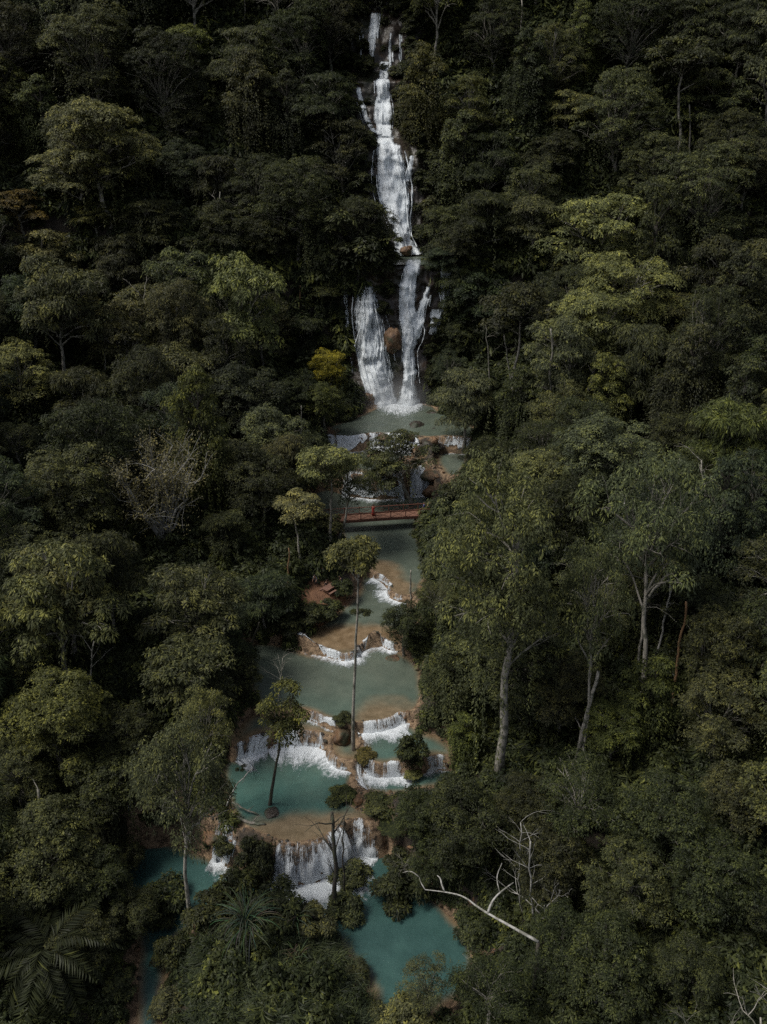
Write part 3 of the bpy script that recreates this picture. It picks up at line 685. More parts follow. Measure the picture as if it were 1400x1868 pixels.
def clump_leaves(rng, lv, c, n_out, k, size, L, Wd, droop, rnd0, flat=0.6, compound=False):
    """k leaves radiating from each clump centre c (n,3); outward normals n_out"""
    n = len(c)
    C = np.repeat(c, k, 0); N = np.repeat(n_out, k, 0)
    az = rng.uniform(0, 2 * np.pi, n * k); rr = np.sqrt(rng.uniform(0.02, 1, n * k)) * size * np.repeat(rng.uniform(0.65, 1.3, n), k)
    axis = unit(N * 0.55 + np.array((0, 0, 0.75)))
    e1 = unit(np.cross(axis, rng.normal(size=(n, 3)).repeat(k, 0))); e2 = np.cross(axis, e1)
    rad = np.cos(az)[:, None] * e1 + np.sin(az)[:, None] * e2
    q = rr / size
    B = C + rad * rr[:, None] * 0.8 - axis * (q ** 2 * size * flat)[:, None] * 0.8 + rng.normal(size=(n * k, 3)) * size * 0.10
    D = rad + np.array((0, 0, -1.0)) * (droop * (0.35 + q))[:, None] + rng.normal(size=(n * k, 3)) * 0.25
    U = axis + rad * 0.3 + rng.normal(size=(n * k, 3)) * 0.22
    r = np.repeat(rnd0, k) + rng.normal(size=n * k) * 0.16
    lv.add(B, D, U, L * rng.uniform(0.7, 1.3, n * k), Wd * rng.uniform(0.7, 1.3, n * k), r)

def make_tree(seed, style, H, Rr, depth, trunk_r, nl, ncl, k, L, Wd, csize, droop, flat, top=0.5, skin='bark_grey', lobe_flat=0.6, shell=1.0, vines=0, lean_k=0.05, inner=8):
    """returns (crown mesh, trunk mesh). base at the origin, crown centre at H, radius Rr, crown height 2*depth"""
    rng = np.random.default_rng(seed)
    lv = Leaves(); tk = MB()
    # lobes spread over the crown ellipsoid, the golden-angle way with jitter
    lobes = []
    for i in range(nl):
        u = (i + 0.5) / nl
        if style == 'column': z = -1 + 2 * u; rad = math.sqrt(max(0.12, 1 - abs(z) ** 3)) * rng.uniform(.35, .85)
        elif style == 'layer': z = rng.uniform(-.75, .9); rad = (1 - .55 * max(0, z)) * rng.uniform(.3, .9)
        else: z = -0.55 + 1.45 * u; rad = math.sqrt(max(0.04, 1 - z * z)) * rng.uniform(.5, 1.05); z += rng.uniform(-.15, .22)
        a = i * 2.39996 + rng.uniform(-.5, .5)
        ls = Rr * rng.uniform(.24, .54) * (1.0 if style != 'column' else .85)
        lobes.append((np.array((math.cos(a) * rad * (Rr - ls * .55), math.sin(a) * rad * (Rr - ls * .55), H + z * (depth - ls * .3))), ls))
    # trunk and limbs
    lean = rng.normal(size=2) * lean_k * H
    th = (H - depth * 0.45) if style != 'column' else H + depth * .5
    if style == 'tall': th = H + depth * .35
    tz = np.linspace(0, 1, 9)
    wob = np.cumsum(rng.normal(size=(9, 2)) * 0.24 * lean_k * H, 0); wob -= wob[0]
    TP = np.column_stack((lean[0] * tz ** 1.5 + wob[:, 0], lean[1] * tz ** 1.5 + wob[:, 1], th * tz - 0.8 * (tz == 0)))
    tr = trunk_r * (1.25 - 0.75 * tz ** 0.8); tr[0] *= 1.35
    tk.tube(TP, tr, 8)
    for c, ls in lobes:
        zt = np.clip((c[2] - rng.uniform(.15, .5) * Rr - 0.0) / th, 0.42, 1.0)
        a = np.array([np.interp(zt, tz, TP[:, q]) for q in range(3)])
        br = trunk_r * (0.42 if style != 'tall' else .3) * rng.uniform(.7, 1.1)
        P = limb(rng, a, c - np.array((0, 0, ls * .15)), -0.10 if style != 'layer' else -.02)
        tk.tube(P, np.linspace(br, br * 0.35, len(P)), 5, False)
        for _ in range(3):
            d = unit(rng.normal(size=3) + np.array((0, 0, .35)) + unit(c - np.array((0, 0, H))) * .6)
            P2 = limb(rng, P[rng.integers(2, 5)], c + d * ls * np.array((.85, .85, .85 * lobe_flat)), -.08, 5)
            tk.tube(P2, np.linspace(br * .4, br * .12, 5), 4, False)
        # clumps on the upper shell of the lobe
        nc = max(4, int(ncl * (ls / (Rr * .41)) ** 2))
        v = unit(rng.normal(size=(nc, 3))); v[:, 2] = np.where(v[:, 2] < -0.25, -v[:, 2], v[:, 2])
        bias = unit(c - np.array((0, 0, H - depth)))
        v = unit(v + bias * .35)
        rr = rng.uniform(0.72, 1.0, nc) ** shell
        wv = 1 + .35 * (vnoise(v[:, 0] * 2.2 + seed, v[:, 1] * 2.2 + c[0], v[:, 2] * 2.2 + c[1]) - .5) * 2
        cc = c + v * (rr * wv * ls)[:, None] * np.array((1, 1, lobe_flat))
        rnd0 = rng.uniform(.15, .75, nc) + 0.12 * (v[:, 2] > .4)  # clumps facing up are brighter: light from above put into the leaf colour
        rnd0 = np.where(rng.uniform(size=nc) < .05, .95, rnd0)  # a few clumps painted as bright highlights
        clump_leaves(rng, lv, cc, v, k, csize, L, Wd, droop, rnd0, flat)
    # loose inner foliage so the crown is not see-through
    ni = nl * inner
    v = unit(rng.normal(size=(ni, 3))) * rng.uniform(.15, .72, ni)[:, None] * np.array((Rr, Rr, depth))
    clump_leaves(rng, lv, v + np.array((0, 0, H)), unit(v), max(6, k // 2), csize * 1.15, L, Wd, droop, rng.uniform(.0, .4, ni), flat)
    for q in range(vines):
        a = rng.uniform(0, 2 * np.pi); rad = Rr * math.sqrt(rng.uniform(.1, 1)) * .92
        z1 = H + depth * rng.uniform(-.2, .6) * math.sqrt(max(.05, 1 - (rad / Rr) ** 2)); z0 = max(0.3, z1 - rng.uniform(.3, 1.0) * (H + depth * .3)); m = int((z1 - z0) / 0.16)
        if m < 4: continue
        z = np.linspace(z1, z0, m)
        b = np.column_stack((math.cos(a) * rad + np.cumsum(rng.normal(size=m) * .03), math.sin(a) * rad + np.cumsum(rng.normal(size=m) * .03), z)) + rng.normal(size=(m, 3)) * .12
        out = np.array((math.cos(a), math.sin(a), -.9))
        lv.add(b, out + rng.normal(size=(m, 3)) * .5, np.array((math.cos(a), math.sin(a), .8)) + rng.normal(size=(m, 3)) * .2, L * rng.uniform(.7, 1.2, m), Wd * 1.1, rng.uniform(.2, .7) + rng.normal(size=m) * .15)
    return lv.mesh('crown', M['leaf']), tk.mesh('trunk', [M[skin]], True)

def make_open_tree(seed, H, Rr, skin='bark_pale', leafy=1.0, stems=14):
    """fountain of pale stems with small sparse leaves"""
    rng = np.random.default_rng(seed); lv = Leaves(); tk = MB(); P0 = limb(rng, (0, 0, -.6), (0, 0, H * .3), 0, 5)
    tk.tube(P0, np.linspace(.26, .2, 5), 7)
    for i in range(stems):
        a = i * 2.39996 + rng.uniform(-.3, .3); e = rng.uniform(.1, 1.0) ** .7
        end = np.array((math.cos(a) * Rr * e, math.sin(a) * Rr * e, H + Rr * .95 * math.sqrt(max(0.06, 1.05 - e * e)) * rng.uniform(.65, 1)))
        P = limb(rng, P0[rng.integers(2, 5)], end, -.10, 9); tk.tube(P, np.linspace(.11, .028, 9), 5, False)
        for j in range(14):
            s = P[rng.integers(3, 9)]; d = unit(unit(end) * .6 + rng.normal(size=3) * .6 + np.array((0, 0, .25)))
            q = limb(rng, s, s + d * rng.uniform(.18, .42) * Rr, -.05, 5); tk.tube(q, np.linspace(.022, .008, 5), 4, False)
            m = int(34 * leafy)
            if m < 1: continue
            b = q[rng.integers(1, 5, m)] + rng.normal(size=(m, 3)) * .26
            lv.add(b, rng.normal(size=(m, 3)) + np.array((0, 0, -.3)), np.array((0, 0, 1.0)) + rng.normal(size=(m, 3)) * .4, .19 * rng.uniform(.7, 1.3, m), .09, rng.uniform(.2, .7) + rng.normal(size=m) * .15)
    cm = lv.mesh('crown', M['leaf']) if leafy > 0 else None
    return cm, tk.mesh('trunk', [M[skin]], True)

def make_bare(seed, H, skin, spread=.5, levels=4, r0=.16):
    rng = np.random.default_rng(seed); tk = MB()
    def grow(a, d, L, r, lev):
        b = a + d * L; P = limb(rng, a, b, -.04, 6); tk.tube(P, np.linspace(r, r * .6, 6), 6 if lev > 2 else 4, lev == levels)
        if lev == 0: return
        for _ in range(rng.integers(2, 4)):
            s = P[rng.integers(3, 6)]
            grow(s, unit(d + rng.normal(size=3) * spread + np.array((0, 0, .12))), L * rng.uniform(.5, .8), r * rng.uniform(.42, .6), lev - 1)
    grow(np.array((0, 0, -.5)), unit(np.array((rng.normal() * .1, rng.normal() * .1, 1))), H * .42, r0, levels)
    return tk.mesh('branches', [M[skin]], True)

def frond_mesh(seed, L, arch=.55, n=26, lw=.10, ll=.75, wide=False):
    """pinnate frond along +X, arching"""
    rng = np.random.default_rng(seed); t = np.linspace(0, 1, n)
    x = L * (t - .10 * t ** 3); z = L * (arch * t * .9 - arch * 1.35 * t ** 2.2)
    mb = Leaves()
    tan = unit(np.stack((np.gradient(x), np.zeros(n), np.gradient(z)), 1))
    P = np.stack((x, np.zeros(n), z), 1)
    for sgn in (-1, 1):
        sel = t > .08; b = P[sel]; m = len(b); f = np.sin(np.pi * np.clip(t[sel] * .93 + .05, 0, 1)) ** .6
        d = tan[sel] * .55 + np.array((0, sgn * 1.0, -.42)) + rng.normal(size=(m, 3)) * .10
        mb.add(b, d, np.array((0, 0, 1.0)) + rng.normal(size=(m, 3)) * .15, ll * L * .32 * f * rng.uniform(.85, 1.1, m), lw * (1.6 if wide else 1) * rng.uniform(.8, 1.2, m), .45 + rng.normal(size=m) * .14)
    # rachis as slim leaves
    mb.add(P[:-1], np.diff(P, axis=0), np.array((0, 1.0, 0)), np.linalg.norm(np.diff(P, axis=0), axis=1) * 1.05, .06, .6)
    return mb.mesh('frond', M['leaf'])
def blade_mesh(seed, L, w, arch):
    rng = np.random.default_rng(seed); n = 9; t = np.linspace(0, 1, n)
    ang = np.cumsum(np.concatenate(([R(62)], -np.full(n - 1, R(arch) / (n - 1)) * np.linspace(.4, 1.6, n - 1))))
    x = np.concatenate(([0], np.cumsum(np.cos(ang[:-1])))) * L / (n - 1); z = np.concatenate(([0], np.cumsum(np.sin(ang[:-1])))) * L / (n - 1)
    ww = w * (1 - t ** 2.2) * .5 + .004; V = []
    for i in range(n): V += [(x[i], -ww[i], z[i] + ww[i] * .5), (x[i], 0, z[i]), (x[i], ww[i], z[i] + ww[i] * .5)]
    F = [];
    for i in range(n - 1): F += [(3 * i, 3 * i + 3, 3 * i + 4, 3 * i + 1), (3 * i + 1, 3 * i + 4, 3 * i + 5, 3 * i + 2)]
    return mesh_np('blade', V, F, [M['leaf']], True, dict(rnd=np.full(len(V), .55)))

# prototypes: (meshes, natural width, height of crown centre / width, name, crown half height / width)
PROTO = {}
def reg(kind, meshes, width, k, name): PROTO.setdefault(kind, []).append((meshes, width, k, name))
for s in (1, 2, 3, 4):     # umbrella-leaved, tiered light crowns
    reg('ros', make_tree(100 + s, 'dome', 7.8, 5.0, 4.3, .24, 19, 24, 28, .38, .14, .56, .55, .75, skin='bark_pale', lobe_flat=.5, inner=4, vines=14), 10.2, .78, 'umbrella_leaved_tree')
for s in (1, 2, 3, 4, 5):     # dense small-leaved domes
    reg('fin', make_tree(200 + s, 'dome', 7.2, 5.0, 4.7, .28, 20, 42, 24, .27, .11, .46, .45, .6, skin='bark_grey', lobe_flat=.8, vines=24), 10.2, .72, 'broadleaf_tree')
for s in (1, 2, 3):        # feathery layered crowns
    reg('fea', make_tree(300 + s, 'layer', 7.6, 5.0, 4.1, .22, 22, 22, 26, .58, .10, .70, .65, .55, skin='bark_pale', lobe_flat=.36, inner=5, vines=10), 10.2, .76, 'feathery_tree')
for s in (1, 2, 3):        # smothered in hanging creepers
    reg('vin', make_tree(400 + s, 'column', 6.5, 3.2, 5.0, .28, 16, 30, 22, .30, .14, .50, .9, .8, skin='bark_dark', lobe_flat=.8, vines=110), 7.0, .95, 'creeper_covered_tree')
for s in (1, 2):           # tall emergent with long clean trunk
    reg('tall', make_tree(500 + s, 'tall', 17.0, 6.4, 8.2, .42, 28, 36, 24, .30, .12, .58, .75, .8, skin='bark_pale', lobe_flat=.7, vines=20), 13.0, 1.31, 'tall_tree')
for s in (1, 2):           # slim high crowns showing the trunk
    reg('slim', make_tree(600 + s, 'dome', 11.0, 4.0, 2.8, .17, 10, 22, 20, .34, .15, .55, .5, .6, skin='bark_pale', lobe_flat=.5), 8.2, 1.34, 'thin_trunked_tree')
# a bare pole of a trunk with a small flat crown, and a dark short-limbed pool tree
reg('pole', make_tree(650, 'layer', 15.0, 3.2, 1.15, .16, 14, 22, 20, .28, .13, .45, .25, .5, skin='bark_pale', lobe_flat=.38, lean_k=.016, inner=4), 6.4, 2.34, 'thin_trunked_tree')
reg('stand', make_tree(661, 'dome', 8.2, 2.9, 2.6, .17, 9, 18, 18, .30, .14, .5, .5, .6, skin='bark_dark', lobe_flat=.7), 6.0, 1.37, 'broadleaf_tree')
for s in (1, 2, 3):        # grey lacy crowns with forked pale limbs
    reg('lace', make_tree(700 + s, 'dome', 9.0, 5.2, 3.6, .22, 17, 26, 22, .27, .10, .58, .5, .7, skin='bark_pale', lobe_flat=.5, shell=1.3, inner=3), 10.6, .85, 'forked_tree')
reg('open', make_open_tree(800, 4.6, 5.4, 'bark_white', .85, 22), 10.6, .55, 'pale_stemmed_tree')
reg('open', make_open_tree(801, 5.5, 4.0, leafy=.8, stems=10), 8.2, .75, 'pale_stemmed_tree')
# finer-leaved versions for the very big crowns of the far slope
for s in (1, 2, 3): reg('rosF', make_tree(1100 + s, 'dome', 7.8, 5.0, 4.4, .24, 28, 32, 26, .30, .11, .42, .55, .75, skin='bark_pale', lobe_flat=.55, inner=4, vines=30), 10.2, .78, 'umbrella_leaved_tree')
for s in (1, 2, 3): reg('finF', make_tree(1200 + s, 'dome', 7.2, 5.0, 5.0, .26, 30, 52, 24, .21, .085, .36, .5, .6, skin='bark_grey', lobe_flat=.85, inner=5, vines=60), 10.2, .72, 'broadleaf_tree')
for s in (1, 2): reg('feaF', make_tree(1300 + s, 'layer', 7.6, 5.0, 4.4, .22, 32, 32, 24, .42, .075, .50, .7, .55, skin='bark_pale', lobe_flat=.4, inner=5, vines=40), 10.2, .76, 'feathery_tree')
for s in (1, 2): reg('vinF', make_tree(1400 + s, 'column', 6.5, 3.2, 5.0, .28, 26, 40, 22, .22, .10, .38, .9, .8, skin='bark_dark', lobe_flat=.9, vines=170), 7.0, .95, 'creeper_covered_tree')
for s in (1, 2, 3):        # tall shrubs by the water
    reg('shr', make_tree(900 + s, 'dome', 1.7, 1.9, 1.6, .07, 9, 22, 16, .30, .13, .34, .4, .5, skin='bark_dark', lobe_flat=.8), 3.9, .43, 'shrub')
FROND = [frond_mesh(11 + s, 3.9, .75 + .12 * s, 30, .13, .8) for s in range(3)]
FROND_W = [frond_mesh(21 + s, 3.4, .5 + .15 * s, 20, .20, .85, True) for s in range(2)]
BLADES = [blade_mesh(31 + s, 1.0, .055, 115 + 22 * s) for s in range(4)]

COLS = {'dk': (.029, .034, .017), 'md': (.052, .057, .029), 'lt': (.102, .108, .050), 'yl': (.20, .178, .030), 'gi': (.080, .096, .048), 'gr': (.064, .072, .042), 'ol': (.062, .070, .026), 'bl': (.031, .041, .025), 'or': (.085, .070, .028), 'vl': (.14, .14, .072)}  # leaf tints; the lighter ones also carry brighter light on some crowns
WORDS = {'gi': 'light green', 'dk': 'dark green', 'md': 'mid green', 'lt': 'light green', 'yl': 'yellow green', 'gr': 'grey green', 'ol': 'olive', 'bl': 'blue green', 'or': 'rusty tinged', 'vl': 'pale'}
LOOK = {'ros': 'umbrella leaved tree', 'fin': 'dense rounded tree', 'fea': 'feathery layered tree', 'vin': 'creeper smothered tree', 'tall': 'towering tree', 'slim': 'slim high crowned tree', 'lace': 'lacy forked tree', 'open': 'sparse pale stemmed tree', 'shr': 'bushy shrub', 'pole': 'thin tree', 'stand': 'small tree'}

# open water and falls that trees must not cover (photograph outline, used against the projected crowns)
CLEAR = [np.array(p, float) for p in (
    [(664,18),(738,18),(740,120),(716,140),(724,205),(736,255),(762,290),(758,340),(754,405),(776,470),(790,485),(790,560),(782,640),(780,735),(800,752),(868,790),(866,816),(840,870),(812,892),(790,905),
     (776,925),(760,950),(748,975),(766,1000),(760,1085),(732,1115),(728,1170),(756,1210),(764,1290),(742,1325),(752,1345),(738,1372),(830,1378),(832,1402),(760,1428),(690,1448),(684,1470),(696,1500),(698,1545),(715,1600),
     (790,1650),(850,1715),(846,1778),(790,1752),(735,1770),(745,1835),(705,1840),(690,1780),(640,1722),(622,1650),(560,1622),(500,1590),(440,1566),(395,1590),(385,1530),(432,1490),(416,1440),(406,1392),(455,1342),(474,1292),(450,1190),(530,1175),(590,1130),(545,1098),
     (530,1090),(548,1066),(600,1038),(625,1026),(622,965),(568,940),(566,905),(600,885),(588,835),(588,778),(640,762),(655,735),(640,650),(628,560),(628,520),(660,515),(728,485),(712,452),(682,375),(678,265),(655,215),(648,160),(682,140),(655,110),(655,50)],
    [(252,1712),(300,1712),(286,1868),(244,1868)],
    [(228,1550),(330,1552),(330,1620),(252,1650)])]
def in_clear(px, py):
    r = np.zeros(np.shape(px), bool).ravel()
    for P in CLEAR: r |= poly_sd(P, px, py) < 0
    return r
def covers(c, r, hz):
    """share of an upright ellipsoid's outline falling on the open water"""
    a = np.linspace(0, 2 * np.pi, 20, endpoint=False)
    p = np.concatenate([np.stack((c[0] + f * r * np.cos(a), np.full(20, c[1]), c[2] + f * hz * np.sin(a)), 1) for f in (.45, .98)])
    x, y, _ = proj(p); return in_clear(x, y).mean()

def plant_cliff(kind, tint, px, py, wpx, bx, by, label=None, var=0, rz=0.0):
    X_, Y_, Z_, _ = surf(np.array([bx]), np.array([by])); z = float(Z_[0]) - .2
    plant_at(kind, tint, px, py, wpx, bx, by, label, var, None, rz, base=np.array((float(X_[0]), float(Y_[0]) + .3, z)))
TREES = []      # dict(kind, tint, name, base, scale, c(px), spec, label)
def ground_pt(px, py, kW_of):
    """walk out along the view ray until the crown centre stands at its natural height over the ground"""
    u, v = (px - 700) / FPX, (934 - py) / FPX
    d = np.array((u, CP + v * SP, -SP + v * CP)); t = np.arange(38, 290, .5)
    P = d[None] * t[:, None]; P[:, 2] += CAM_Z
    h = P[:, 2] - lookup(GH, P[:, 0], P[:, 1]); need = kW_of(t)
    i = int(np.argmax(h <= need))
    return (P[i], t[i], P[i, 2] - h[i]) if h[i] <= need[i] else None
def plant(kind, tint, px, py, wpx, label=None, skin=None, var=None, cat='tree', kk=None, rz=None):
    i = len(TREES); pr = PROTO[kind]; pi = (i if var is None else var) % len(pr); me, w0, k, nm = pr[pi]
    k = kk or k
    q = ground_pt(px, py, lambda t: np.clip(wpx * t / FPX, 1.5, 26) * k)
    if q is None: print('no ground for', kind, px, py); return
    C, t, g = q; Wd = float(np.clip(wpx * t / FPX, 1.5, 26)); s = Wd / w0
    if s > 1.35 and kind + 'F' in PROTO: kind += 'F'; pi %= len(PROTO[kind])
    b = np.array((C[0], C[1], g))
    TREES.append(dict(kind=kind, tint=tint, pi=pi, base=b, s=s, sz=(C[2] - g) / (w0 * pr[pi][2]), c=(px, py), w=wpx, label=label, skin=skin, rz=rz if rz is not None else (i * 2.4) % 6.28, hand=True, cat=cat))
T = plant
def plant_at(kind, tint, px, py, wpx, bx, by, label=None, var=None, zbase=None, rz=0.0, skin=None, base=None):
    """a tree whose trunk foot shows (or is known) at bx, by"""
    pr = PROTO[kind]; pi = (len(TREES) if var is None else var) % len(pr); me, w0, k, nm = pr[pi]
    B = base if base is not None else (ghit(bx, by) if zbase is None else at_z(bx, by, zbase)); C = at_y(px, py, B[1]); d = B[1] * CP - (C[2] - CAM_Z) * SP
    s = wpx * d / FPX / w0
    TREES.append(dict(kind=kind, tint=tint, pi=pi, base=B, s=s, sz=(C[2] - B[2]) / (w0 * k), c=(px, py), w=wpx, label=label, skin=skin, rz=rz, hand=True, cat='tree', lean=(C[0] - B[0], C[2] - B[2])))

# ------------------------------------------------------------------ trees read off the photograph: kind, tint, crown centre, crown width
for a in [
 # mountain side beyond the picnic table
 ('fin','md',160,112,190),('fin','dk',28,85,150),('ros','ol',345,88,110),('fea','md',445,105,150),('fin','dk',300,150,160),('fin','dk',545,85,150),('vin','dk',520,215,110),('fea','dk',590,185,150),
 ('fin','gr',345,232,95),('ros','lt',185,262,190),('ros','lt',245,290,130),('ros','vl',135,315,150),('vin','md',455,190,130),('vin','ol',22,190,110),('vin','md',75,225,110),('fin','dk',625,290,130),('ros','or',35,378,110),('ros','ol',172,392,95),
 ('fea','dk',275,400,150),('ros','lt',88,470,130),('fea','dk',225,480,150),('ros','md',330,488,130),('fin','dk',495,440,100),('fin','dk',655,425,150),
 ('ros','md',225,610,150),('fin','lt',45,690,140),('ros','md',330,690,160),('fin','bl',455,735,160),('fin','dk',545,720,90),('fea','dk',150,720,150),('fea','dk',400,330,130),('fin','dk',540,370,150),('fin','dk',420,420,120),
 ('vin','md',580,420,90),('fin','dk',600,530,90),('fea','dk',560,610,110),
 ('fin','md',130,900,200),('fin','dk',470,880,150),('fea','md',410,960,110),('slim','vl',545,925,100),('ros','lt',110,1085,210),('ros','md',350,1100,190),('ros','md',345,1225,190),('fea','bl',480,1085,130),('fin','ol',95,1315,200),('fin','md',25,1420,140),
 ('fin','dk',200,1430,180),('fin','ol',70,1560,200),('fin','md',235,1665,110),('fin','dk',40,1660,120),('fin','bl',410,1180,110),('fin','dk',230,1340,130),
 ('fin','dk',440,1230,80),('lace','md',25,800,110),('fin','dk',600,1010,0),
 # other side
 ('vin','ol',770,175,120),('fin','ol',850,205,120),('vin','md',835,300,120),('fin','dk',905,60,130),('vin','ol',1060,75,90),('fin','dk',1150,60,150),('slim','dk',1255,110,150),('fea','dk',1355,60,150),('fin','md',1135,225,170),('ros','lt',1042,205,100),
 ('ros','md',1305,190,130),('vin','dk',965,140,110),('fea','dk',890,290,140),('fin','dk',1010,290,110),('fin','md',1275,370,210),('fin','md',1365,310,120),('fin','dk',1350,450,140),('ros','lt',1085,430,210),('ros','lt',1150,540,200),('ros','lt',1080,600,190),
 ('ros','md',1040,500,140),('ros','lt',1240,590,120),('fea','dk',885,390,130),('fin','dk',850,450,110),('ros','md',975,400,120),('fin','bl',880,550,140),('slim','dk',945,560,150),('fea','gr',850,722,140),('fin','dk',845,620,90),('vin','dk',1345,570,150),
 ('vin','dk',1355,740,130),('vin','dk',1250,700,150),('vin','ol',1105,730,120),('fin','gr',1115,840,190),('fin','lt',985,870,130),('fin','dk',885,850,100),('lace','md',1085,1120,150),('fea','dk',1300,1110,170),('vin','ol',1185,1270,130),
 ('fin','ol',1120,1330,130),('fin','md',1025,1270,150),('fin','md',1320,1310,170),('fin','md',1350,1450,150),('fin','dk',850,1500,170),('fin','dk',765,1490,110),('fin','dk',955,1470,130),('fin','dk',800,1570,120),('fin','md',1000,1570,170),('fin','md',1030,1735,160),
 ('lace','dk',900,1800,160),('fin','dk',1200,1500,190),('fin','ol',1145,1620,170),('fin','dk',1300,1600,190),('fin','md',1100,1760,190),('fin','md',1255,1770,140),('fin','dk',1365,1650,120),('vin','dk',950,730,100),('fin','dk',1230,800,110),('fin','dk',1000,1100,90),
 ]:
    if a[3] > 1460: a = (a[0], {'md': 'dk', 'ol': 'md', 'lt': 'md'}.get(a[1], a[1])) + a[2:]      # lower crowns tinted darker: the view's dimmer lower part put into the colour
    if a[4] > 10: plant(*a)
plant('fin','dk',165,1605,140); plant('fin','md',150,1720,130); plant('vin','dk',190,1500,90); plant('fin','dk',228,1562,80)
# ones with a look of their own
T('open','vl',290,885,250,'pale many stemmed tree fanning out like a fountain, sparse fine leaves', var=0)
T('fin','yl',600,672,78,'tree with a bright yellow flowering top beside the foot of the falls', var=1)
T('fin','ol',590,735,90,'green creeper hung tree directly under the yellow flowering one', var=2)
plant_at('tall','gi',915,1065,262,910,1420,'giant light green tree with long clean grey trunk and yellow creepers', var=0, rz=0.6)
T('fin','dk',738,1140,95,'dark glossy tree leaning over the water opposite the picnic table', var=3)
T('vin','lt',825,1225,125,'creeper draped light tree between giant grey trunk and wide grey pool', var=1)
T('vin','ol',850,1340,80,'tangle of creepers at the base of the giant grey trunk', var=2)
plant_at('pole','lt',643,1006,125,645,1372,'thin pale trunk rising from the ochre basin to a small flat crown', var=0, zbase=4.3, rz=1.0)
plant_at('stand','ol',512,1305,112,490,1478,'small dark trunked tree standing in the turquoise pool', var=0, zbase=3.0)
plant_at('lace','md',640,872,130,618,985,'airy leaning tree in front of the rock cascades by the footbridge', var=2, zbase=8.4)
T('slim','lt',598,848,130,'feathery crown on dark stems growing behind the footbridge', var=1)
plant_at('ros','md',718,832,140,750,918,'dark broadleaf tree leaning across the white cascades', var=1, zbase=8.4)
T('shr','dk',468,1575,85,'dark conical bush rising beside the lowest white cascade', kk=.7)
T('lace','gr',775,1790,110,'grey leaved sapling standing at the edge of the lowest pool', var=1, kk=1.1)
T('shr','lt',745,1868,100,'light green bush at the bottom edge of the lowest pool')
T('shr','dk',752,1372,62,'dark upright bush between foaming basin and far comb curtain', kk=.7)
T('shr','lt',752,1408,40,'light leaved little bush overhanging the side pool')
for px, py, w, tint, lb in [(660,1122,46,'dk','dark bush on an islet below the earth bank'),(697,1268,36,'dk','small bush crowning a stony islet in the wide grey pool'),(660,1288,32,'dk','bush growing behind the slender tree at the pool sill'),
    (628,1308,36,'dk','bush rooted on the round tufa boulder beside the slender tree'),(668,1376,44,'or','brown ferny mound beside the ochre basin'),(628,1450,62,'md','low spreading bush on the rim of the turquoise pool'),(690,1462,60,'md','low bush between turquoise pool and dark overhanging trees'),
    (625,1070,46,'dk','bush at the edge of the earth bank near the water'),(600,1112,60,'dk','dark bush below the picnic table'),(560,1118,60,'dk','spreading bush under the earth bank'),(520,1140,60,'dk','shady bush at the corner of the wide grey pool'),(640,1035,26,'dk','small bush on the rock above the bank pool'),
    (830,905,70,'dk','dark bushes crowding the far end of the footbridge'),(800,990,70,'bl','dark bush overhanging the pool below the footbridge'),(790,1040,60,'md','bush on the bank opposite the earth bank'),(640,1600,70,'md','leafy climber wrapped round the broken grey snags'),(630,1660,80,'md','bush at the foot of the broken grey snags'),
    (292,1648,105,'dk','dark thicket on the islet between side stream and lowest pool'),(205,1610,80,'dk','dark shrub hanging over the upper end of the side stream'),(222,1700,64,'dk','dark shrub at the narrowing of the side stream'),(214,1800,70,'md','shrub leaning over the lower side stream'),(312,1735,62,'dk','shrub on the island edge along the side stream'),(304,1830,66,'md','leafy shrub where the side stream leaves the island'),(345,1590,46,'md','small bush before the ragged chute pool'),(735,1612,100,'dk','dark drooping bush over the upper end of the lowest pool'),(865,1690,80,'dk','dark bush at the far edge of the lowest pool'),(860,1800,70,'md','bush where the lowest pool ends'),(690,1850,60,'md','bush on the island tip in the lowest pool'),(650,1770,54,'dk','shaggy bush on the island side of the lowest pool'),
    (432,1630,105,'dk','dark bush on the island before the ragged chute'),(505,1650,100,'dk','dark bush on the island before the lowest white cascade'),(378,1665,90,'dk','dark bush at the shaded upper tip of the island'),(570,1680,80,'md','shaggy bush between the strap leaved clumps and the lowest pool'),
    (720,1500,70,'dk','bush at the corner of the bright cascade'),(735,1580,80,'dk','dark branches hanging over the lowest pool'),(410,1540,50,'dk','bush hanging over the ragged blue white chute'),(440,1400,40,'dk','small dark bush in the shade of the long ledge'),(600,960,60,'md','bush hiding the near end of the footbridge')]:
    T('shr', tint, px, py, w, lb, cat='shrub', kk=.28 if (w < 64 and 1100 < py < 1470 and 600 < px < 700) else None)

plant_at('ros','lt',110,1090,215,120,1262,None, var=1)
plant_at('ros','lt',445,560,170,438,735,None, var=2)
plant_at('lace','gr',1185,965,255,1170,1290,None, var=1)
plant_at('ros','md',115,560,170,122,720,None, var=3)
plant_at('slim','md',275,545,130,300,680,None, var=0)
plant_at('slim','md',330,500,130,326,700,None, var=1)
plant_at('lace','gr',1080,1110,150,1062,1400,None, var=2)
plant_cliff('stand','dk',655,440,165,632,655,'dark crown on black stems rising in front of the fan shaped fall', 0)
plant_cliff('fin','dk',605,470,110,600,600,None, 1)
plant_cliff('fea','dk',832,515,105,838,605,'dark feathery tree hanging over the broken veil beside the main column', 0)
plant_cliff('fea','bl',806,470,80,812,520,None, 1)
plant_cliff('fin','dk',860,585,100,862,690,None, 2)
plant_cliff('fin','dk',690,470,70,690,520,None, 3)
plant_at('lace','gr',328,1440,205,348,1690,'grey green tree with lichened trunk standing before the side stream pool', var=0, zbase=.4)
plant_at('lace','lt',372,1325,120,366,1500,None, var=2)
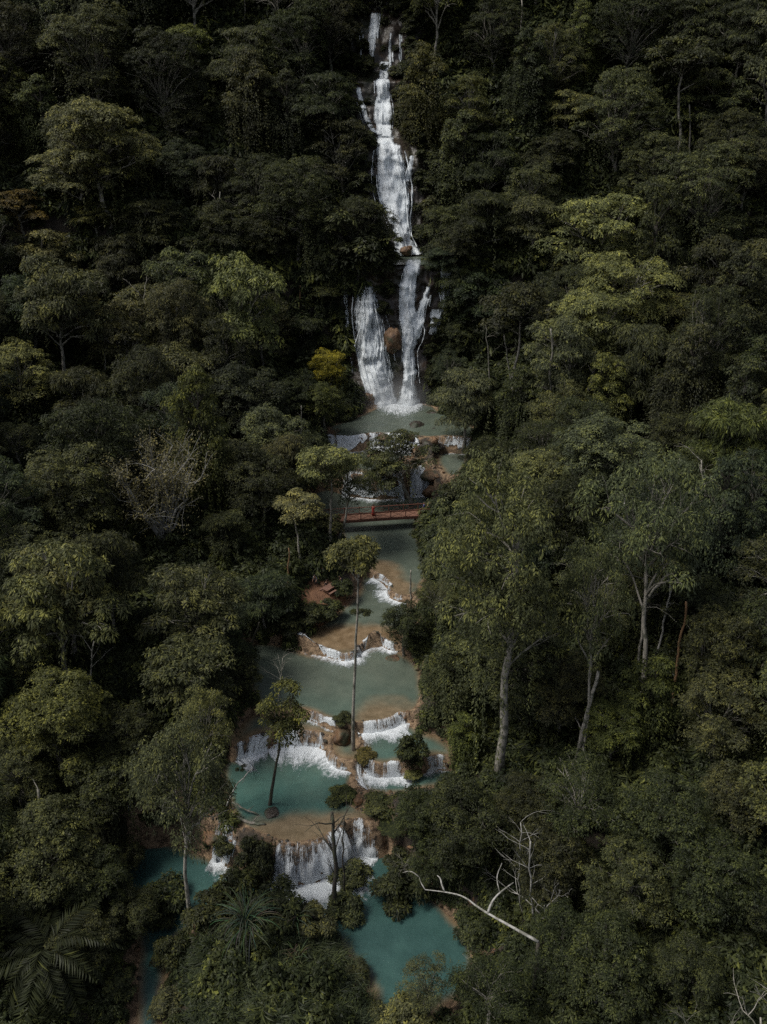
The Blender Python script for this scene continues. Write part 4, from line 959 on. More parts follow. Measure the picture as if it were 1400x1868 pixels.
# fill the rest of the forest
rng = np.random.default_rng(77)
def occupied():
    return np.array([(t['base'][0], t['base'][1], PROTO[t['kind']][t['pi']][1] * t['s'] / 2) for t in TREES])
occ = list(map(tuple, occupied())); nfill = 0
FEAT = [(t['c'][0], t['c'][1], t['w'] * (1.7 if t['kind'] == 'open' else 1.0), t['base'][1] * CP - (t['base'][2] + 6 - CAM_Z) * SP) for t in TREES]
for it in range(6500):
    if nfill >= 230: break
    d = 38 + 200 * rng.uniform() ** .8; u = rng.uniform(-.5, .5)
    x, y = u * (d * .906 + 24) * 1.02, d
    g = float(lookup(GH, x, y))
    bx, by, dd = proj(np.array((x, y, g + 5.0)))
    if bx < -90 or bx > 1490 or by < -60 or by > 2050: continue
    near = np.clip((y - 50) / 150, 0, 1)
    Wd = rng.uniform(7, 10.5) + 7 * near
    O = np.array(occ); ds = np.hypot(O[:, 0] - x, O[:, 1] - y)
    if (ds < 0.62 * (O[:, 2] + Wd / 2) * rng.uniform(.72, 1.0)).any(): continue
    sds = float(lookup(GD, x, y))
    if sds < 2.0 and y < 140: continue
    if y < 55 and 180 < bx < 720: continue
    kind = rng.choice(['fin', 'ros', 'fea', 'vin', 'lace', 'slim'], p=[.34, .10, .14, .30, .08, .04])
    pi = int(rng.integers(len(PROTO[kind]))); me, w0, k, nm = PROTO[kind][pi]
    ok = False
    for sh in (1, .75, .55):
        Wt = Wd * sh
        if covers(np.array((x, y, g + k * Wt)), Wt / 2, Wt * .45) < .10: ok = True; break
    if not ok: continue
    tint = rng.choice(['dk', 'md', 'bl', 'ol', 'gr', 'lt'], p=[.44, .26, .12, .08, .06, .04])
    cx, cy, _ = proj(np.array((x, y, g + k * Wt)))
    if Wt / w0 > 1.2 and kind + 'F' in PROTO: kind = kind + 'F'; pi %= len(PROTO[kind])
    if any(dd < ft[3] and math.hypot(cx - ft[0], (cy - ft[1]) * .9) < .62 * (ft[2] / 2 + Wt * FPX / dd * (.8 if kind[:3] == 'vin' else .5)) for ft in FEAT): continue
    vj = rng.uniform(.9, 1.4)
    TREES.append(dict(kind=kind, tint=tint, pi=pi, base=np.array((x, y, g)), s=Wt / w0, sz=Wt / w0 * vj, c=(float(cx), float(cy)), w=Wt, label=None, skin=None, rz=rng.uniform(0, 6.28), hand=False, cat='tree'))
    occ.append((x, y, Wt / 2)); nfill += 1
print('trees', len(TREES), 'fill', nfill)

# describe each tree by its look and by where it stands along the stream
ORD = ['first','second','third','fourth','fifth','sixth','seventh','eighth','ninth','tenth','eleventh','twelfth','thirteenth','fourteenth','fifteenth','sixteenth','seventeenth','eighteenth','nineteenth','twentieth'] + ['twenty ' + o for o in ('first','second','third','fourth','fifth','sixth','seventh','eighth','ninth')] + ['thirtieth']
BANDS = [(70,'the topmost fall'),(150,'the glistening upper steps'),(265,'the narrow comb fall'),(380,'the broad white tier'),(490,'the shelf pool'),(610,'the twin fall'),(745,'the plunge pool'),(890,'the rock cascades'),(1010,'the footbridge'),(1130,'the earth bank'),(1240,'the ochre ledge'),(1345,'the wide grey pool'),(1450,'the turquoise pool'),(1560,'the lowest cascade'),(1690,'the grassy island'),(9999,'the lowest pool')]
SX = np.array([(0,690),(140,700),(300,712),(460,740),(740,735),(860,700),(1000,690),(1160,650),(1300,640),(1440,600),(1560,590),(1700,560),(2000,560)], float)
grp = {}
for t in TREES:
    if t['label']: continue
    px, py = t['c']; sx = np.interp(py, SX[:, 0], SX[:, 1])
    b = next(nm for lim, nm in BANDS if py < lim)
    grp.setdefault((b, px < sx), []).append((abs(px - sx), t))
for (b, lft), L in grp.items():
    for i, (_, t) in enumerate(sorted(L, key=lambda q: q[0])):
        side = 'picnic table side' if lft else 'far bank'
        t['label'] = f"{WORDS[t['tint']]} {LOOK[t['kind'].rstrip('F')]}, {ORD[min(i, 29)]} out from {b}, {side}"
jr = random.Random(5)
for t in TREES:
    (cm, tm), w0, k, nm = PROTO[t['kind']][t['pi']]
    if t['cat'] == 'shrub': nm = 'shrub'
    e = thing(nm, t['label'], t['cat'] if t['kind'] != 'shr' else 'shrub', t['base'] - np.array((0, 0, .15)), t['rz'], 'trees of the forest along the stream' if t['kind'] != 'shr' else 'shrubs by the water')
    e.scale = (t['s'], t['s'], t['sz'])
    if 'lean' in t: e.rotation_euler = (0, math.atan2(t['lean'][0], t['lean'][1]), 0)
    c = COLS[t['tint']]; j = jr.uniform(.82, 1.18); c = tuple(v * j * jr.uniform(.94, 1.06) for v in c)
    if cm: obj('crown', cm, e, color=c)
    obj('trunk', tm, e)

# ------------------------------------------------------------------ undergrowth: nobody could count it
def scatter(name, label, sources, P, scale, idx, tilt=0.15):
    """one stuff object that sets many copies of a few small leafy meshes on the ground"""
    src = bpy.data.collections.new(name + '_sources')
    for i, me in enumerate(sources): src.objects.link(bpy.data.objects.new(f'{name}_source_{i}', me))
    me = bpy.data.meshes.new(name); n = len(P)
    me.vertices.add(n); me.vertices.foreach_set('co', np.asarray(P, np.float32).ravel()); me.update()
    a = me.attributes.new('size', 'FLOAT', 'POINT'); a.data.foreach_set('value', np.asarray(scale, np.float32))
    a = me.attributes.new('which', 'INT', 'POINT'); a.data.foreach_set('value', np.asarray(idx, np.int32))
    o = obj(name, me); tag(o, label, kind='stuff')
    ng = bpy.data.node_groups.new(name, 'GeometryNodeTree')
    ng.interface.new_socket('Geometry', in_out='INPUT', socket_type='NodeSocketGeometry'); ng.interface.new_socket('Geometry', in_out='OUTPUT', socket_type='NodeSocketGeometry')
    N = ng.nodes; L = ng.links; gi = N.new('NodeGroupInput'); go = N.new('NodeGroupOutput')
    ip = N.new('GeometryNodeInstanceOnPoints'); ci = N.new('GeometryNodeCollectionInfo'); ci.inputs[0].default_value = src
    ci.inputs['Separate Children'].default_value = True; ci.inputs['Reset Children'].default_value = True
    na = N.new('GeometryNodeInputNamedAttribute'); na.data_type = 'FLOAT'; na.inputs[0].default_value = 'size'
    nb = N.new('GeometryNodeInputNamedAttribute'); nb.data_type = 'INT'; nb.inputs[0].default_value = 'which'
    rv = N.new('FunctionNodeRandomValue'); rv.data_type = 'FLOAT_VECTOR'; rv.inputs[0].default_value = (-tilt, -tilt, 0); rv.inputs[1].default_value = (tilt, tilt, 6.283)
    L.new(gi.outputs[0], ip.inputs['Points']); L.new(ci.outputs[0], ip.inputs['Instance']); ip.inputs['Pick Instance'].default_value = True
    L.new(nb.outputs['Attribute'], ip.inputs['Instance Index']); L.new(na.outputs['Attribute'], ip.inputs['Scale']); L.new(rv.outputs['Value'], ip.inputs['Rotation'])
    L.new(ip.outputs[0], go.inputs[0])
    md = o.modifiers.new('scatter', 'NODES'); md.node_group = ng
    return o
def bush_mesh(seed, nc, k, L, Wd, csize, Rr, hz, m):
    r = np.random.default_rng(seed); lv = Leaves()
    v = unit(r.normal(size=(nc, 3))); v[:, 2] = np.abs(v[:, 2]) * 1.0 - .1
    c = v * np.array((Rr, Rr, hz)) * r.uniform(.45, 1.05, nc)[:, None] * (0.75 + .5 * vnoise(v[:, 0] * 2 + seed, v[:, 1] * 2, v[:, 2] * 2))[:, None]
    clump_leaves(r, lv, c, v, k, csize, L, Wd, .5, r.uniform(.1, .8, nc), .5)
    return lv.mesh('bush', m)
UB = [bush_mesh(41, 44, 16, .30, .14, .42, 1.0, 1.1, M['under']), bush_mesh(42, 40, 16, .36, .17, .45, 1.1, .8, M['under']), bush_mesh(43, 50, 18, .22, .10, .36, .9, 1.5, M['under']),
      bush_mesh(44, 30, 14, .55, .13, .55, 1.1, 1.0, M['under']), bush_mesh(45, 60, 16, .24, .13, .34, .7, 2.0, M['under'])]
def tuft_mesh(seed, n, L, Wd, m):
    r = np.random.default_rng(seed); lv = Leaves(); a = r.uniform(0, 6.283, n)
    b = r.normal(size=(n, 3)) * np.array((.25, .25, 0)); e = r.uniform(.25, .85, n)
    d = np.stack((np.cos(a) * e, np.sin(a) * e, np.ones(n)), 1); rr = .4 + r.normal(size=n) * .22
    LL = L * r.uniform(.5, 1.15, n); dn = unit(d); out = np.stack((np.cos(a), np.sin(a), np.zeros(n)), 1)
    p = b
    for q in range(4):           # arching blade of four lengths
        w = Wd * (1.2, 1.0, .8, .5)[q]; lv.add(p, dn, np.array((0, 0, 1.0)) + out, LL * .33, w, rr)
        p = p + dn * (LL * .25)[:, None]; dn = unit(dn + out * .35 + np.array((0, 0, -.42 * e.mean() - .12 * q)))
    return lv.mesh('tuft', m)
TB = [tuft_mesh(51, 60, 1.9, .05, M['grassblade']), tuft_mesh(52, 50, 1.4, .045, M['grassblade']), tuft_mesh(53, 70, 2.3, .05, M['grassblade'])]
rg = np.random.default_rng(9)
d = 30 + 225 * rg.uniform(size=40000) ** .85; x = rg.uniform(-.55, .55, len(d)) * (d * .906 + 26) * 1.08; y = d
keep = (lookup(GD, x, y) > .12) & (lookup(GE, x, y) < .25)
x, y = x[keep], y[keep]; z = lookup(GH, x, y)
near = np.clip((y - 50) / 150, 0, 1); sc = rg.uniform(.6, 1.7, len(x)) * (1 + 1.5 * near) * np.clip(.45 + lookup(GD, x, y) * .16, .5, 1)
bx, by, _ = proj(np.stack((x, y, z + .3 * sc), 1)); b2, b3, _ = proj(np.stack((x, y, z + 1.3 * sc), 1))
ok = (bx > -260) & (bx < 1660) & (by > -80) & (by < 2150) & ~in_clear(bx, by) & ~in_clear(b2, b3)
island = (y < 53.5) & (bx > 330) & (bx < 700)
dfall = np.where(y > 138, np.abs(x - axis_x(y)), 99); ok &= dfall > 3.0
o2 = ok
sel = np.where(o2)[0][:19000]
scatter('undergrowth', 'dense dark undergrowth covering the forest floor', UB, np.stack((x, y, z - .1), 1)[sel], sc[sel], rg.integers(0, 5, len(sel)))
gx = rg.uniform(-14, 4, 2600); gy = rg.uniform(36, 54, 2600); gz = lookup(GH, gx, gy); gb, gc, _ = proj(np.stack((gx, gy, gz + 1.2), 1))
ok = (lookup(GD, gx, gy) > .35) & (gb > 320) & (gb < 700) & (gc > 1600) & ~in_clear(gb, gc)
sel = np.where(ok)[0][:700]
scatter('tall_grass', 'dark tall grass arching over the island in the lowest pool', TB, np.stack((gx, gy, gz - .1), 1)[sel], rg.uniform(.45, 1.0, len(sel)), rg.integers(0, 3, len(sel)))

# stones and grit along the banks
def stone_mesh(seed):
    import bmesh
    bm = bmesh.new(); bmesh.ops.create_icosphere(bm, subdivisions=2, radius=1); V = np.array([v.co for v in bm.verts]); F = np.array([[v.index for v in f.verts] for f in bm.faces]); bm.free()
    V = V * (.45 + 1.0 * fbm(V[:, 0] * 1.3 + seed, V[:, 1] * 1.3, V[:, 2] * 1.3, 3))[:, None] * np.array((1.2, .9, .6)); return mesh_np('stone', V, F, [M['rock_ochre' if seed % 2 else 'rock_dark']], False)
sx = rg.uniform(-20, 22, 24000); sy_ = rg.uniform(42, 134, 24000); gd = lookup(GD, sx, sy_)
sel = np.where((gd > -.35) & (gd < 1.8))[0][:2600]; hz_ = terrain(sx[sel], sy_[sel])
scatter('bank_stones', 'loose small stones and crust along the pool banks', [stone_mesh(s) for s in range(4)], np.stack((sx[sel], sy_[sel], hz_), 1), .05 + .22 * rg.uniform(size=len(sel)) ** 3, rg.integers(0, 4, len(sel)), .6)
# ------------------------------------------------------------------ palms, pandanus
def palm(name, label, px, py, wpx, fronds, nf, tint, trunk_r=.16, k=.7, tilt=0.0, L0=3.9):
    q = ground_pt(px, py, lambda t: wpx * t / FPX * k); C, t, g = q; Wd = wpx * t / FPX; s = Wd / 2 / L0 * 1.08
    e = thing(name, label, 'palm', (C[0], C[1], g - .2)); h = C[2] - g; r = random.Random(int(px))
    tk = MB(); zz = np.linspace(0, 1, 8); tk.tube(np.column_stack((.25 * np.sin(zz * 2.2), .1 * zz, zz * (h + .25))), trunk_r * (1.2 - .35 * zz), 8); obj('trunk', tk.mesh('trunk', [M['bark_dark']], True), e)
    for i in range(nf):
        c = COLS[tint]; j = r.uniform(.7, 1.3)
        f = obj('frond', fronds[i % len(fronds)], e, (.25 * math.sin(2.2), .1, h), tuple(v * j for v in c)); ss = s * r.uniform(.75, 1.1); f.scale = (ss,) * 3
        f.rotation_euler = (r.uniform(-.25, .25), -R(50) * (1 - i / nf) + R(28) * (i / nf) + r.uniform(-.12, .12), i * 2.39996)
    return e
palm('palm_tree', 'large dark palm with broad drooping fronds at the lower corner beside the side stream', 85, 1745, 235, FROND, 24, 'dk', k=.45)
palm('palm_tree', 'small palm with feathered fronds among the trees above the pale fountain tree', 32, 890, 130, FROND, 18, 'gr', k=.6)
palm('palm_tree', 'tall palm with long combed fronds behind the lacy forked trees', 1335, 900, 150, FROND, 22, 'ol', k=.75)
palm('palm_tree', 'slender palm on the dark slope under the umbrella leaved trees', 255, 190, 70, FROND, 14, 'dk', k=.8)
def pandanus(label, px, py, wpx, n, tint, k):
    q = ground_pt(px, py, lambda t: wpx * t / FPX * k); C, t, g = q; Wd = wpx * t / FPX
    e = thing('pandanus_plant', label, 'plant', (C[0], C[1], g - .1), 0, 'strap leaved plants on the island'); h = C[2] - g; r = random.Random(int(px))
    tk = MB()
    for a in range(3): tk.tube(limb(np.random.default_rng(a), (0, 0, 0), (.35 * math.cos(a * 2.1), .35 * math.sin(a * 2.1), h), 0, 5), .07, 6)
    obj('stem', tk.mesh('stem', [M['bark_dark']], True), e)
    for i in range(n):
        a = (i % 3) * 2.1; f = obj('leaf', BLADES[i % 4], e, (.35 * math.cos(a), .35 * math.sin(a), h + r.uniform(-.1, .2)), tuple(v * r.uniform(.7, 1.35) for v in COLS[tint]))
        f.scale = (Wd * .62 * r.uniform(.6, 1.1), 1.2, Wd * .62 * r.uniform(.6, 1.1)); f.rotation_euler = (0, r.uniform(-.5, .35), i * 2.39996 + r.uniform(-.3, .3))
COLS['pd'] = (.058, .076, .058)
pandanus('big strap leaved clump with long arching grey green blades on the island', 452, 1690, 160, 105, 'pd', .55)
pandanus('smaller strap leaved clump behind the big one on the island', 545, 1672, 70, 30, 'pd', .6)
pandanus('low strap leaved clump between the big one and the lowest pool', 540, 1745, 60, 26, 'gr', .5)

# ------------------------------------------------------------------ dead wood, bare trees, lone trunks
def pole(label, base, top, skin, r0, name='lone_tree', twigs=0, seed=1, cat='tree', zbase=None):
    B = ghit(*base) if zbase is None else at_z(*base, zbase); Tp = at_y(top[0], top[1], B[1]); rng_ = np.random.default_rng(seed)
    e = thing(name, label, cat, B); V = Tp - B; P = limb(rng_, (0, 0, -.4), V, 0, 12, .035, .005); m = MB(); m.tube(P, np.linspace(r0, r0 * .55, 12), 8); obj('trunk', m.mesh('trunk', [M[skin]], True), e)
    if twigs:
        m = MB()
        for i in range(twigs):
            s = P[rng_.integers(5, 12)]; dd = unit(rng_.normal(size=3) * np.array((1, 1, .4)) + np.array((0, 0, .7))); L = np.linalg.norm(V) * rng_.uniform(.12, .3)
            q = limb(rng_, s, s + dd * L, -.1, 6); m.tube(q, np.linspace(r0 * .3, r0 * .07, 6), 4, False)
            q2 = limb(rng_, q[3], q[3] + unit(dd + rng_.normal(size=3) * .5) * L * .5, 0, 4); m.tube(q2, np.linspace(r0 * .14, r0 * .05, 4), 4, False)
        obj('branches', m.mesh('branches', [M[skin]], True), e)
    return e
pole('thick broken grey snag standing in front of the lowest white cascade', (606, 1672), (606, 1482), 'bark_dark', .22, 'dead_snag', 9, 3, 'dead tree')
pole('thin dark snag beside the thick broken one', (630, 1650), (628, 1490), 'bark_dark', .09, 'dead_snag', 5, 4, 'dead tree')
pole('orange brown bare trunk leaning among the dark trees', (1224, 1300), (1252, 1098), 'bark_orange', .17)
pole('pale thick trunk leaning out of the bushes beyond the giant tree', (1050, 1400), (1092, 1225), 'bark_pale', .24, twigs=2, seed=8)
pole('long straight pale trunk standing in the gap behind the feathery grey tree', (1003, 830), (1005, 600), 'bark_grey', .24)
pole('crooked pale trunk beside the long straight one', (943, 760), (920, 610), 'bark_pale', .15, twigs=3, seed=12)
pole('pale stump post at the edge of the pool under the footbridge', (751, 1092), (750, 1040), 'bark_pale', .14, 'stump', 0, 5, 'stump')
pole('thin bare sapling behind the tree in the turquoise pool', (497, 1330), (516, 1200), 'bark_pale', .05, 'bare_sapling', 12, 6, 'dead tree', zbase=4.6)
pole('hair thin pale trunk high beside the topmost fall', (950, 120), (952, 0), 'bark_pale', .2)
pole('pale trunk above the vine curtains high on the mountain', (447, 90), (446, 0), 'bark_pale', .2)
pole('red brown trunk under the slim tree near the footbridge', (522, 1095), (527, 1000), 'bark_orange', .12)
pole('dark slanting trunk at the corner of the wide grey pool', (448, 1200), (473, 1135), 'bark_dark', .13)
pole('short orange trunk at the shady bank of the wide grey pool', (513, 1170), (513, 1140), 'bark_orange', .14)
for lb, b_, t_, sk, r_, tw in [('pale trunk leaning outward under the umbrella crowns beside the pale fountain tree', (305, 720), (262, 545), 'bark_pale', .17, 6), ('straight grey trunk next to the leaning pale one', (327, 745), (323, 560), 'bark_grey', .17, 3),
    ('thin pale trunk above the footbridge on the picnic table side', (545, 830), (550, 740), 'bark_pale', .10, 3), ('white forked trunk rising behind the giant tree crown', (1130, 1090), (1140, 915), 'bark_white', .12, 8), ('slanting pale trunk beyond the white forked one', (1160, 1230), (1178, 1040), 'bark_pale', .15, 4),
    ('pale curved trunk among the lacy crowns nearest the orange brown one', (1185, 1230), (1225, 1050), 'bark_white', .13, 6), ('grey trunk in the dark gap under the palm of the far bank', (1258, 330), (1258, 190), 'bark_grey', .2, 2), ('pale twiggy trunk under the lone umbrella crown near the twin fall', (540, 620), (548, 520), 'bark_orange', .14, 3),
    ('thin pale trunk standing behind the umbrella crowns on the picnic table side', (196, 730), (188, 600), 'bark_pale', .12, 4), ('grey pole of a trunk in the gap beside the plunge pool bushes', (893, 740), (886, 590), 'bark_grey', .14, 3), ('slender pale trunk above the giant tree crown', (1062, 930), (1072, 770), 'bark_pale', .12, 6),
    ('forked pale trunk by the palm of the far bank', (1292, 1010), (1280, 840), 'bark_pale', .13, 6), ('thin pale trunk on the high slope beside the broad white tier', (925, 420), (922, 300), 'bark_pale', .16, 3), ('pale trunk on the high slope of the picnic table side', (395, 470), (402, 350), 'bark_pale', .16, 4),
    ('twiggy pale trunk over the dense crowns near the turquoise pool', (160, 1330), (172, 1170), 'bark_pale', .11, 7),
    ('grey trunk beneath the dense yellow tipped crowns by the turquoise pool', (66, 1560), (70, 1440), 'bark_grey', .2, 1), ('white branching stem over the dark crowns beside the lowest pool', (985, 1700), (968, 1535), 'bark_white', .10, 10), ('second white branching stem over the dark crowns', (955, 1670), (950, 1500), 'bark_white', .07, 7)]:
    pole(lb, b_, t_, sk, r_, 'lone_tree', tw, int(b_[0]))
def log(label, a, b, r, skin, za, zb, name='fallen_log'):
    A = at_z(*a, za); B = at_z(*b, zb); e = MB(); rng_ = np.random.default_rng(int(a[0])); e.tube(limb(rng_, (0, 0, 0), B - A, -.02, 8), np.linspace(r, r * .6, 8), 8)
    q = limb(rng_, (B - A) * .6, (B - A) * .75 + np.array((.2, .3, .5)), 0, 4); e.tube(q, np.linspace(r * .4, r * .15, 4), 5)
    o = obj(name, e.mesh(name, [M[skin]], True), None, A); tag(o, label, 'log')
log('grey fallen log nearest the ragged chute in the turquoise pool', (432, 1490), (484, 1503), .16, 'bark_grey', 3.95, 3.72)
log('thin fallen log lying behind the other in the turquoise pool', (424, 1464), (472, 1487), .11, 'bark_grey', 4.5, 3.7)
log('pale leaning branch rising over the turquoise pool from the bank', (414, 1470), (461, 1402), .07, 'bark_white', 4.2, 6.4, 'leaning_branch')
# big white limb over the lowest pool
z0 = 7.7
B = at_z(982, 1718, z0); g = float(lookup(GH, B[0], B[1])); e = thing('leaning_tree', 'bare white limb reaching out over the lowest pool', 'dead tree', (B[0], B[1], g))
m = MB(); rngl = np.random.default_rng(3)
def rel(px, py, z): return at_z(px, py, z) - np.array((B[0], B[1], g))
tm_ = MB(); tm_.tube([(0, 0, -.3), (.1, 0, (z0 - g) * .5), rel(982, 1718, z0)], [.18, .15, .13], 8); obj('trunk', tm_.mesh('trunk', [M['bark_dark']], True), e)
main = chaikin([rel(982, 1718, z0), rel(965, 1708, z0 + .2), rel(900, 1672, 8.0), rel(872, 1655, 7.9), rel(846, 1634, 7.6), rel(812, 1627, 7.0), rel(776, 1623, 6.5)], False, 2); m.tube(main, np.linspace(.115, .035, len(main)), 8)
for pts, r in ([(890, 1666, 8.0), (897, 1645, 8.4), (912, 1628, 8.7), (937, 1610, 9.0)], .10), ([(812, 1627, 7.0), (806, 1614, 7.4), (804, 1602, 7.6), (798, 1597, 7.7)], .08), ([(912, 1628, 8.7), (905, 1600, 9.3), (916, 1575, 9.7)], .05), ([(765, 1600, 7.0), (750, 1588, 7.2), (735, 1592, 7.0)], .06), ([(776, 1623, 6.5), (768, 1610, 6.8), (765, 1600, 7.0)], .05):
    c = chaikin([rel(*p) for p in pts], False, 2); m.tube(c, np.linspace(r, r * .5, len(c)), 6)
obj('limb', m.mesh('limb', [M['bark_white']], True), e)
def bare(label, px, py, H, seed, skin, spread=.5, r0=.13, lean=0):
    B = ghit(px, py); e = thing('bare_tree', label, 'dead tree', B, seed * 1.3); e.rotation_euler[0] = lean; obj('branches', make_bare(seed, H, skin, spread, 4, r0), e)
bare('leafless grey tree forking widely in the corner past the lowest pool', 1370, 1990, 10, 5, 'bark_pale', .42, .17)
bare('smaller leafless grey tree beside the widely forking one', 1275, 1960, 9.5, 6, 'bark_grey', .4, .10)
bare('leafless pale tree poking out of dark crowns above the white limb', 985, 1720, 11.5, 7, 'bark_white', .45, .11)
bare('thin leafless branches above the dark crowns by the giant trunk', 1010, 1560, 9, 8, 'bark_pale', .5, .07)
bare('leafless twigs on the overhanging tree by the bright corner cascade', 745, 1640, 6, 9, 'bark_pale', .5, .06)

# ------------------------------------------------------------------ shrubs clinging to the cliff
jr2 = random.Random(8)
CL = [(598,500,60,'dk'),(588,560,60,'dk'),(604,610,60,'dk'),(612,660,54,'dk'),(620,700,46,'dk'),(636,486,56,'dk'),(668,500,48,'md'),(694,506,50,'dk'),(704,540,42,'dk'),(699,572,32,'dk'),(712,480,40,'dk'),(606,730,44,'dk'),
    (806,505,34,'md'),(836,520,50,'dk'),(850,560,56,'dk'),(838,600,54,'dk'),(806,632,44,'dk'),(796,600,28,'dk'),(856,640,60,'dk'),(786,650,36,'dk'),(826,672,46,'dk'),(790,690,44,'dk'),(806,720,50,'md'),(846,700,56,'dk'),(792,732,36,'dk'),(856,740,60,'dk'),
    (774,440,44,'dk'),(782,400,50,'md'),(776,350,46,'dk'),(780,300,46,'dk'),(770,266,40,'dk'),(752,246,40,'md'),(742,206,40,'dk'),(736,170,34,'dk'),(728,226,30,'dk'),(746,138,44,'dk'),(770,160,50,'md'),(800,470,44,'dk'),(790,494,26,'dk'),
    (664,268,40,'dk'),(658,310,46,'dk'),(660,350,50,'dk'),(664,395,54,'md'),(680,440,52,'dk'),(696,462,40,'dk'),(640,240,44,'dk'),(644,205,36,'dk'),(634,170,46,'dk'),(664,132,40,'dk'),(640,120,40,'dk'),(632,70,46,'dk'),(650,30,40,'dk'),(676,130,24,'md'),
    (748,60,40,'dk'),(752,100,40,'dk'),(770,40,50,'dk'),(722,136,24,'md'),(715,20,30,'dk'),(690,12,30,'dk'),(790,120,34,'dk'),(836,110,34,'md'),(840,60,40,'dk'),(880,40,40,'dk'),(834,150,44,'dk'),(800,62,40,'dk'),(738,20,34,'dk'),(700,94,14,'dk'),(746,44,36,'dk'),(662,92,30,'dk'),(703,44,18,'dk'),(722,94,16,'dk'),(676,112,20,'md'),(722,30,18,'dk'),(668,28,22,'dk'),(700,128,14,'dk'),(671,190,14,'dk'),(724,176,22,'md')]
cg = {}
for q in CL:
    bnd = 'topmost fall' if q[1] < 150 else 'narrow comb fall' if q[1] < 262 else 'broad white tier' if q[1] < 468 else 'twin fall'
    cg.setdefault((bnd, q[0] < np.interp(q[1], SX[:, 0], SX[:, 1])), []).append(q)
CLAB = {}
for (bnd, lf), L_ in cg.items():
    for i_, q in enumerate(sorted(L_, key=lambda q: -q[1])): CLAB[q] = f"{WORDS[q[3]]} shrub clinging beside the {bnd}, {ORD[i_]} up, {'picnic table side' if lf else 'far bank'}"
for px, py, w, tn in CL:
    X_, Y_, Z_, _ = surf(np.array([px]), np.array([py + w * .25])); p = np.array((X_[0], Y_[0], Z_[0])); dd = p[1] * CP - (p[2] - CAM_Z) * SP
    pi = jr2.randrange(3); (cm, tm), w0, k, nm = PROTO['shr'][pi]; s_ = w * dd / FPX / w0 * jr2.uniform(.95, 1.2)
    t_ = thing('shrub', CLAB[(px, py, w, tn)], 'shrub', p + np.array((0, .25, -.25 * s_)), jr2.uniform(0, 6), 'shrubs clinging to the cliff'); t_.scale = (s_,) * 3
    f_ = jr2.uniform(.8, 1.2); obj('crown', cm, t_, color=tuple(v * f_ for v in COLS[tn])); obj('trunk', tm, t_)

# ------------------------------------------------------------------ boulders
def boulder(label, px, py, wpx, ratio, mt, zdrop=.35, at=None, seed=1, dz=1.0):
    import bmesh
    B = ghit(px, py) if at is None else np.asarray(at, float); d = B[1] * CP - (B[2] - CAM_Z) * SP; r = wpx * d / FPX / 2
    bm = bmesh.new(); bmesh.ops.create_icosphere(bm, subdivisions=4, radius=1)
    V = np.array([v.co for v in bm.verts]); F = np.array([[v.index for v in f.verts] for f in bm.faces]); bm.free()
    k = .5 + 1.0 * fbm(V[:, 0] * 1.1 + seed * 5, V[:, 1] * 1.1, V[:, 2] * 1.1, 4) + .12 * (fbm(V[:, 0] * 5, V[:, 1] * 5 + seed, V[:, 2] * 5, 3) - .5)
    V = V * k[:, None] * np.array((r, r * .85, r * ratio)); o = obj('boulder', mesh_np('boulder', V, F, [M[mt]], True), None, (B[0], B[1], B[2] + r * ratio * (1 - zdrop) * .6)); o.rotation_euler = (0, 0, seed)
    return tag(o, label, 'rock', 'boulders in the stream')
boulder('biggest dark boulder in the middle of the plunge pool', 762, 788, 34, .8, 'rock_dark', seed=1)
boulder('dark boulder just past the biggest one in the plunge pool', 792, 795, 26, .7, 'rock_dark', seed=2)
boulder('dark wet rock close under the twin fall', 786, 760, 26, .6, 'rock_dark', seed=3)
boulder('small dark rock on the ochre edge of the plunge pool', 660, 786, 17, .7, 'rock_dark', seed=4)
boulder('tiny dark rock next to the small one on the ochre edge', 675, 785, 11, .6, 'rock_dark', seed=5)
boulder('dark boulder between the cascades and the dim corner pool', 778, 820, 26, .8, 'rock_dark', seed=6)
boulder('dark boulder at the lip of the dim corner pool', 802, 818, 22, .7, 'rock_dark', seed=7)
boulder('ochre rock on the tongue between the cascades', 790, 808, 20, .9, 'rock_ochre', seed=8)
q = fall_pt(717, 618); boulder('tall rounded brown bulge between the two arms of the twin fall', 0, 0, 30, 1.7, 'rock_ochre', 1, (q[0], q[1] - 1.2, q[2]), 9)
q = fall_pt(741, 461); boulder('brown boulder splitting the foam above the shelf pool', 0, 0, 24, .8, 'rock_ochre', .4, (q[0], q[1] - 1.2, q[2] + .1), 10)
q = fall_pt(672, 742); boulder('brown rock leaning beside the foot of the fan shaped fall', 0, 0, 26, 1.7, 'rock_ochre', .6, (q[0], q[1] - .6, q[2]), 11)
q = fall_pt(655, 735); boulder('brown streaked rock under the yellow flowering tree', 0, 0, 24, 1.7, 'rock_ochre', .6, (q[0], q[1] - .8, q[2] + .3), 12)
q = fall_pt(681, 722); boulder('small brown rock in the spray of the fan shaped fall', 0, 0, 14, 1.2, 'rock_ochre', .6, (q[0], q[1] - 1.2, q[2]), 13)
boulder('round ochre tufa boulder beside the slender tree', 624, 1350, 36, .95, 'rock_ochre', seed=14)
boulder('flat ochre rock at the edge of the wide grey pool', 716, 1206, 42, .35, 'rock_ochre', seed=15)
boulder('stony ochre islet under a small bush in the wide grey pool', 697, 1283, 38, .35, 'rock_ochre', seed=16)
boulder('root bound ochre mound under the tree in the turquoise pool', 497, 1482, 30, .35, 'rock_dark', seed=27, at=at_z(497, 1484, 3.5))
boulder('ochre rock beside the ragged blue white chute', 388, 1530, 34, .6, 'rock_ochre', seed=18)
boulder('brown ledge rock by the pool under the footbridge', 652, 1036, 44, .3, 'rock_ochre', seed=19)
